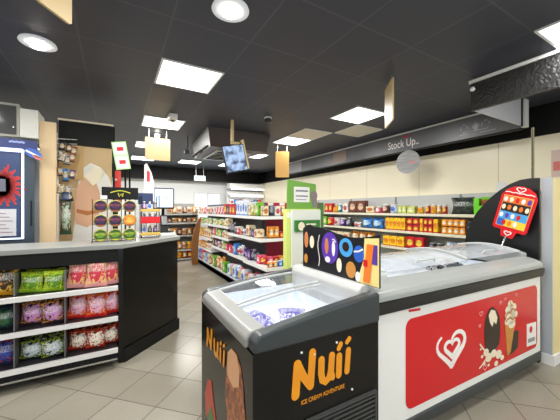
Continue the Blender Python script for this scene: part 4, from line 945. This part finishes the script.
crisps([-.30, -.16, -.03], .17, .18, .176, 'rw', 'red and white crisp bag', 'bottom')
crisps([-.635, -.47], .19, .165, .176, 'dark', 'black, grey and lime crisp bag', 'bottom')
crisps([-1.16, -.99, -.815], .165, .22, .176, 'navy', 'navy blue crisp bag', 'bottom')

# tin display
t = thing('tin_display_stand', (.02, 3.46, 1.16), 'wire display stand with black header holding nine round tins on the counter', 'display')
b = MB()
for x in (-.2, -.07, .06, .19): b.tube([(x, 3.46, 1.162), (x, 3.50, 1.3), (x, 3.50, 1.60)], .004, 6)
for z in (1.19, 1.345, 1.50): b.tube([(-.2, 3.47, z-.0), (.19, 3.47, z)], .004, 6)
b.tube([(-.2, 3.38, 1.164), (-.2, 3.46, 1.17), (.19, 3.46, 1.17), (.19, 3.38, 1.164)], .004, 6)
b.build('wire_frame', blackm, t)
MB().box(-.12, .22, 3.495, 3.51, 1.60, 1.73).build('header_board', blackm, t)
b = MB(); ribbon(b, [(-.04+.018*k, 1.672+.022*math.sin(PI*k/10)) for k in range(11)], .009, (0, 3.494, 0), X_, Z_, .002); ribbon(b, [(.03, 1.665), (.04, 1.63), (.055, 1.66), (.07, 1.63), (.075, 1.665)], .009, (0, 3.494, 0), X_, Z_, .002); b.build('yellow_writing', mat('olive_yellow_print', '#c9c83a', .4), t)
MB().box(-.13, -.07, 3.485, 3.494, 1.605, 1.64).build('white_tag', white, t)
rimm = mat('yellow_green_tin', '#9c9644', .35); 
lbls = {'violet': prod('violet_tin_label', '#241433', '#43204e', '#b3502e'), 'amber': prod('amber_tin_label', '#e8882a', '#f4c04a', '#b54a1a'), 'lime': prod('lime_tin_label', '#2a5418', '#5f8a22', '#d0c838')}
for r_ in range(3):
    for c_ in range(3):
        k = 'lime' if r_ == 2 else ('amber' if (r_ == 1 and c_ == 2) else 'violet')
        x = -.125+c_*.13; z = 1.50-.148*r_+.03+.0
        th = thing('round_tin', (x, 3.43, z-.062), f'round yellow-green tin with {k} label, {("top", "middle", "bottom")[r_]} row {("left", "centre", "right")[c_]} of the display stand', 'tin', 'round tins on the display stand')
        MB().lathe([(.05, .03), (.062, .028), (.064, .0), (.064, -.012), (.058, -.018), (.05, -.018)], (x, 3.43, z), 'y', 24).build('tin_body', rimm, th)
        MB().lathe([(.055, -.0185), (.055, -.021)], (x, 3.43, z), 'y', 20).build('round_label', lbls[k], th)
# small sweet rack to the right
t = thing('counter_rack', (.37, 3.75, 1.16), 'small clear and black rack of sweets beside the round tins', 'display')
for x in (.27, .46):
    for y in (3.72, 3.95): MB().box(x-.005, x+.005, y-.005, y+.005, 1.161, 1.66).build('post', blackm, t)
for z in (1.19, 1.33, 1.47): MB().box(.26, .47, 3.71, 3.96, z, z+.01).build('shelf', yellow if z != 1.33 else red, t)
MB().box(.26, .47, 3.70, 3.709, 1.34, 1.41).build('red_label', red, t)
MB().box(.26, .47, 3.70, 3.709, 1.20, 1.225).build('yellow_label', mat('straw_print', '#d8b45a', .4), t)
MB().box(.26, .47, 3.70, 3.709, 1.475, 1.50).build('yellow_label', MATS['straw_print'], t)
MB().box(.25, .42, 3.97, 3.98, 1.56, 1.70).build('blue_card', mat('navy_card', '#27375f', .4), t)
for i, z in enumerate((1.2, 1.34, 1.48)):
    for k in range(3):
        place('bottle', PM[('wbl', 'dk', 'prp')[(k+i) % 3]], .05, .05, .11, (.305+k*.06, 3.79, z+.001), 0, f'{("lower", "middle", "upper")[i]} shelf small bottle, {("left", "centre", "right")[k]} one in the rack beside the tins', 'small bottles in the counter rack', 'small_bottle', 'bottle')
# white pointed sign on counter
t = thing('pointed_sign', (.42, 4.15, 1.16), 'white pointed flag-like sign with red mark rising behind the tins', 'sign')
MB().prism([(.33, 1.60), (.45, 1.60), (.45, 1.85), (.42, 1.98), (.36, 2.10), (.335, 2.08)], (0, 4.15, 0), X_, Z_, .01).build('blade', white, t)
MB().prism([(.362, 1.86), (.40, 1.86), (.40, 1.99), (.362, 2.01)], (0, 4.138, 0), X_, Z_, .002).build('red_mark', red, t)
b = MB(); b.tube([(.39, 4.145, 1.162), (.39, 4.145, 1.61)], .01); b.lathe([(.06, .001), (.05, .012), (.01, .016)], (.39, 4.145, 1.161)); b.build('stem', white, t)
# till monitor
t = thing('till_monitor', (.6, 4.4, 1.16), 'black till monitor with pale blue screen on the counter end', 'monitor')
MB().prism(rrect(.47, .745, 1.50, 1.80, .012), (0, 4.42, 0), X_, Z_, .035).build('casing', blackm, t)
MB().box(.485, .73, 4.379, 4.384, 1.525, 1.785).build('display', mat('lit_till_screen', '#b9cdea', .4, emit=.8), t)
b = MB(); F7 = (0, 4.378, 0); b.prism([(.59, 1.66), (.67, 1.66), (.67, 1.667), (.59, 1.667)], F7, X_, Z_, .001); b.prism([(.58, 1.64), (.66, 1.64), (.66, 1.645), (.58, 1.645)], F7, X_, Z_, .001); b.build('screen_writing', mgrey, t)
b = MB(); b.tube([(.6, 4.42, 1.5), (.6, 4.46, 1.18)], .02); b.box(.5, .7, 4.36, 4.54, 1.161, 1.18); b.build('stand', blackm, t)
t = thing('card_terminal', (.58, 4.1, 1.161), 'black card terminal standing on the counter before the monitor', 'terminal')
MB().prism([(4.05, 1.161), (4.17, 1.161), (4.22, 1.40), (4.17, 1.42)], (.53, 0, 0), Y_, Z_, .09).build('casing', blackm, t, bevel=.006)
MB().prism([(4.095, 1.29), (4.155, 1.40), (4.152, 1.403), (4.09, 1.293)], (.54, 0, 0), Y_, Z_, .07).build('keypad', dgrey, t)
tag(MB().box(.5, .68, 3.86, 3.98, 1.161, 1.19).build('paper_stack', white, bevel=.003), 'low stack of white papers on the counter end', 'papers')

# ------------------------------------------------------------------ left back cabinets
t = thing('display_cabinet', (-1.5, 4.7, 0), 'tall dark cabinet with lit frame and red flower poster behind the counter', 'cabinet')
slate = mat('slate_grey_metal', '#39444e', .35)
MB().box(-2.3, -.83, 4.42, 4.9, 0, 2.25).build('body', slate, t)
b = MB(); b.box(-.945, -.925, 4.40, 4.419, 1.15, 2.19); b.box(-2.2, -.925, 4.40, 4.419, 2.17, 2.19); b.box(-2.2, -.945, 4.40, 4.419, 1.15, 1.165); b.build('lit_frame', mat('lit_frame_white', '#dfeaff', .5, emit=1.1), t)
ptm, q = newmat('blue_poster', .25)
q.put(q.b, 'Base Color', hexc('#33446e'))
MB().box(-2.18, -.96, 4.405, 4.419, 1.18, 2.16).build('poster', ptm, t)
b = MB(); c0 = (-1.115, 1.76)
for k in range(54):
    a_ = 2*PI*k/54; l = .13+.12*((k*5) % 7)/6
    ribbon(b, [(c0[0]+.02*math.cos(a_), c0[1]+.02*math.sin(a_)), (c0[0]+l*.8*math.cos(a_), c0[1]+l*math.sin(a_))], .02, (0, 4.404, 0), X_, Z_, .001, taper=[.018, .022])
b.build('red_flower_picture', mat('coral_print', '#b8322e', .4), t)
MB().box(-2.1, -.99, 4.40, 4.404, 1.19, 1.50).build('white_notice', mat('notice_paper', '#cfcfd4', .5), t)
b = MB()
for k in range(6): b.box(-1.25, -1.02-.03*(k % 3), 4.397, 4.399, 1.23+k*.043, 1.24+k*.043)
b.build('notice_writing', mat('notice_ink', '#a88a8a', .5), t)
MB().box(-1.13, -1.08, 4.39, 4.402, 1.70, 1.84).build('small_box_picture', mat('grey_card', '#6a6c78', .4), t)
b = MB(); b.prism([(-2.3, 2.20), (-.80, 2.20), (-.80, 2.30), (-2.3, 2.34)], (0, 4.40, 0), X_, Z_, .02); b.build('header_strip', mat('deep_blue_strip', '#2b3a72', .35), t)
b = MB(); ribbon(b, [(-1.04+.02*k, 2.27+.006*(k % 2)) for k in range(7)], .022, (0, 4.378, 0), X_, Z_, .002); b.build('strip_writing', mat('lilac_print', '#9aa6d8', .4), t)
b = MB(); b.tube([(-2.2, 4.37, 2.17), (-.93, 4.37, 2.175)], .022); b.build('light_tube', mat('lit_frame_white', '#dfeaff', .5), t)
MB().box(-.865, -.855, 4.405, 4.419, 1.3, 1.6).build('door_seam', blackm, t)
t = thing('round_badge', (-.82, 4.36, 2.1), 'small round blue and red badge hung on the corner of the dark cabinet', 'sign')
b = MB(); b.prism(ell(-.83, 2.15, .085, .05, 20, rot=-.5), (0, 4.37, 0), X_, Z_, .01); b.build('disc', mat('badge_blue', '#3c62b8', .3), t)
b = MB(); b.prism([rot2(p, (-.83, 2.15), -.5) for p in [(-.905, 2.135), (-.755, 2.135), (-.755, 2.155), (-.905, 2.155)]], (0, 4.358, 0), X_, Z_, .002); b.build('white_band', prntw, t)
b = MB(); b.prism(ell(-.79, 2.105, .05, .02, 14, rot=-.5), (0, 4.358, 0), X_, Z_, .002); b.build('red_patch', mat('soft_red_print', '#d8746c', .4), t)
t = thing('microwave', (-1.3, 4.65, 2.34), 'grey dark-fronted box with pale frame on top of the dark cabinet', 'box')
MB().box(-1.75, -.975, 4.45, 4.85, 2.345, 2.73).build('body', mat('champagne_metal', '#a9a79c', .35), t)
dg, q = newmat('dark_glass_front', .12); q.put(q.b, 'Base Color', hexc('#4a4b4a'))
MB().box(-1.74, -1.0, 4.435, 4.449, 2.37, 2.70).build('front_glass', dg, t)
MB().lathe([(.012, 0), (.01, -.01)], (-1.02, 4.435, 2.45), 'y', 10).build('knob', chrome, t)
tag(MB().box(-.97, -.80, 4.44, 4.8, 2.345, 2.685).build('white_box', mat('matt_white_card', '#d7d6cd', .5), bevel=.004), 'plain white box beside the dark-fronted box on the cabinet', 'box')
tag(MB().box(-.80, -.64, 4.51, 4.56, .0, 2.58).build('timber_board', woodp), 'tall pale plywood board standing behind the counter', 'board')

# advertising banner stand with hanging goods
t = thing('banner_panel', (-.35, 4.85, 0), 'tall advertising panel with black header and ice lolly picture behind the counter', 'banner')
MB().box(-.66, -.04, 4.86, 4.9, 0, 2.38).build('panel', mat('beige_banner', '#c8a878', .45), t)
MB().box(-.655, -.03, 4.83, 4.9, 2.381, 2.70).build('header', blackm, t)
MB().box(-.665, -.02, 4.82, 4.9, 2.701, 2.725).build('top_edge', cream, t)
b = MB(); b.box(-.66, -.38, 4.85, 4.859, 1.9, 2.38); b.build('wood_print', mat('tan_print', '#c59f62', .45), t)
bmw = mat('banner_white_print', '#e5e0d6', .45)
b = MB(); b.prism([(-.52, 1.0), (-.46, 1.5), (-.44, 1.9), (-.38, 2.08), (-.30, 2.15), (-.18, 2.10), (-.08, 1.97), (-.045, 1.85), (-.045, 1.0)], (0, 4.859, 0), X_, Z_, .004); b.build('white_swirl_picture', bmw, t)
b = MB(); b.prism([(-.47, 1.30), (-.49, 1.55), (-.46, 1.78), (-.40, 1.93), (-.32, 1.97), (-.24, 1.90), (-.19, 1.74), (-.18, 1.52), (-.22, 1.33), (-.34, 1.24)], (0, 4.854, 0), X_, Z_, .004); b.build('ice_lolly_picture', mat('peach_print', '#d9a884', .45), t)
b = MB(); b.prism([(-.46, 1.45), (-.34, 1.41), (-.2, 1.45), (-.19, 1.50), (-.33, 1.47), (-.46, 1.50)], (0, 4.848, 0), X_, Z_, .002); b.build('caramel_band_picture', mat('burnt_caramel_print', '#b06a30', .45), t)
b = MB(); b.prism([(-.37, 1.95), (-.24, 2.12), (-.14, 2.02), (-.19, 1.90), (-.27, 1.83)], (0, 4.848, 0), X_, Z_, .002); b.build('cream_picture', MATS['cream_print'], t)
MB().box(-.03, .0, 4.86, 4.9, 0, 2.7).build('side_post', blackm, t)
t = thing('goods_rail', (-.56, 4.75, 1.18), 'slim rail of small hanging goods in front of the advertising panel', 'display')
b = MB(); b.box(-.665, -.655, 4.70, 4.72, 0, 2.5)
for z in (2.42, 2.36, 2.26, 2.2, 1.95, 1.76): b.tube([(-.66, 4.71, z), (-.44, 4.70, z+.01)], .004, 6)
b.build('rail', white, t)
gr_ = random.Random(5); cols = [('brown hair clip', '#4a3426'), ('grey toy pack', '#8a8a90'), ('blue card pack', '#3c7cb4'), ('white card pack', '#d4d2cc'), ('copper purse', '#8c5c40'), ('black cap', '#22242c'), ('tan pouch', '#b08a5c'), ('mauve pouch', '#6a5068'), ('silver trinket', '#a6aab0'), ('cream card', '#ded2b0')]
spots = [(-.60, 2.38, 5), (-.53, 2.36, 0), (-.48, 2.33, 4), (-.61, 2.24, 3), (-.55, 2.20, 1), (-.50, 2.24, 4), (-.61, 2.05, 6), (-.56, 1.98, 2), (-.50, 2.02, 7), (-.62, 1.82, 9), (-.55, 1.80, 8), (-.51, 1.72, 5)]
for i, (x, z, ci) in enumerate(spots):
    nm, cc = cols[ci]
    m_ = prod('hanging_'+nm.replace(' ', '_'), cc, '#c9b79a', '#2c2c30')
    place('bag', m_, .075, .04, .12 if ci != 2 else .17, (x, 4.66, z-.12), 0, f'{nm} hanging on the slim rail, {ordw(i+1)} from the top', 'goods hanging on the slim rail', 'hanging_pack', 'pack', roll=gr_.uniform(-.2, .2))
b = MB(); b.tube([(-.56, 4.68, 1.72), (-.56, 4.67, 1.62)], [.05, .052]); 
tag(b.build('mesh_tube_cap', mat('blue_grey_cap', '#4c5a78', .4)), 'blue grey topped holder above the green beaded pack', 'holder')
place('bag', prod('green_beaded_pack', '#35523c', '#a8b8a0', '#6a4030', 'bag'), .13, .08, .46, (-.56, 4.67, 1.165), 0, 'long green speckled hanging pack behind the counter beside the lolly picture', None, 'hanging_pack', 'pack')

t = thing('double_sign', (.06, 4.3, 1.16), 'white and green sign on black pole with two red prints', 'sign')
sg = [rot2(p, (.07, 2.22), -.14*-1) for p in [(-.03, 2.0), (.17, 2.0), (.17, 2.42), (-.03, 2.42)]]
sc2 = (.075, 2.20)
S = lambda pts: [rot2(p, sc2, .17) for p in pts]
MB().prism(S([(-.015, 2.02), (.155, 2.02), (.155, 2.38), (-.015, 2.38)]), (0, 4.3, 0), X_, Z_, .012).build('board', mat('pale_green_board', '#a9d98a', .4), t)
MB().prism(S([(.0, 2.035), (.14, 2.035), (.14, 2.19), (.0, 2.19)]), (0, 4.287, 0), X_, Z_, .002).build('lower_card', prntw, t)
MB().prism(S([(.0, 2.21), (.14, 2.21), (.14, 2.365), (.0, 2.365)]), (0, 4.287, 0), X_, Z_, .002).build('upper_card', prntw, t)
MB().prism(S([(.035, 2.26), (.11, 2.26), (.11, 2.31), (.035, 2.31)]), (0, 4.284, 0), X_, Z_, .002).build('red_print', red, t)
MB().prism(S([(.035, 2.09), (.11, 2.09), (.11, 2.14), (.035, 2.14)]), (0, 4.284, 0), X_, Z_, .002).build('red_print', red, t)
for x in (.12, .17): MB().tube([(x, 4.32, 1.176), (x, 4.32, 2.06)], .011).build('pole', blackm, t)
b = MB(); b.box(.08, .21, 4.25, 4.40, 1.161, 1.175); b.build('foot_plate', blackm, t)
t = thing('red_sign', (.0, 5.0, 0), 'red upright sign board between advertising panel and black pole', 'sign')
MB().box(-.03, .08, 5.0, 5.02, 1.55, 2.08).build('board', mat('coral_red_board', '#dc3a30', .4), t)
MB().box(-.02, .03, 4.992, 4.999, 1.93, 1.96).build('white_print', prntw, t)
MB().box(.0, .04, 5.021, 5.05, 0, 1.9).build('post', blackm, t)

# ------------------------------------------------------------------ world, camera, view
wd = bpy.data.worlds.new('daylight'); SC.world = wd; wd.use_nodes = True
bg = wd.node_tree.nodes['Background']; bg.inputs[0].default_value = (.82, .9, 1, 1); bg.inputs[1].default_value = 1.3
cam = bpy.data.cameras.new('camera'); co = bpy.data.objects.new('camera', cam); COL.objects.link(co)
co.location = (0, 0, 1.5); co.rotation_euler = (PI/2, 0, -math.radians(29.9))
cam.sensor_width = 36; cam.lens = 36*287/560; cam.shift_y = -1/560; cam.clip_start = .02
SC.camera = co
SC.view_settings.view_transform = 'Standard'; SC.view_settings.look = 'None'; SC.view_settings.exposure = .27; SC.view_settings.gamma = 1
SC.view_settings.use_curve_mapping = False
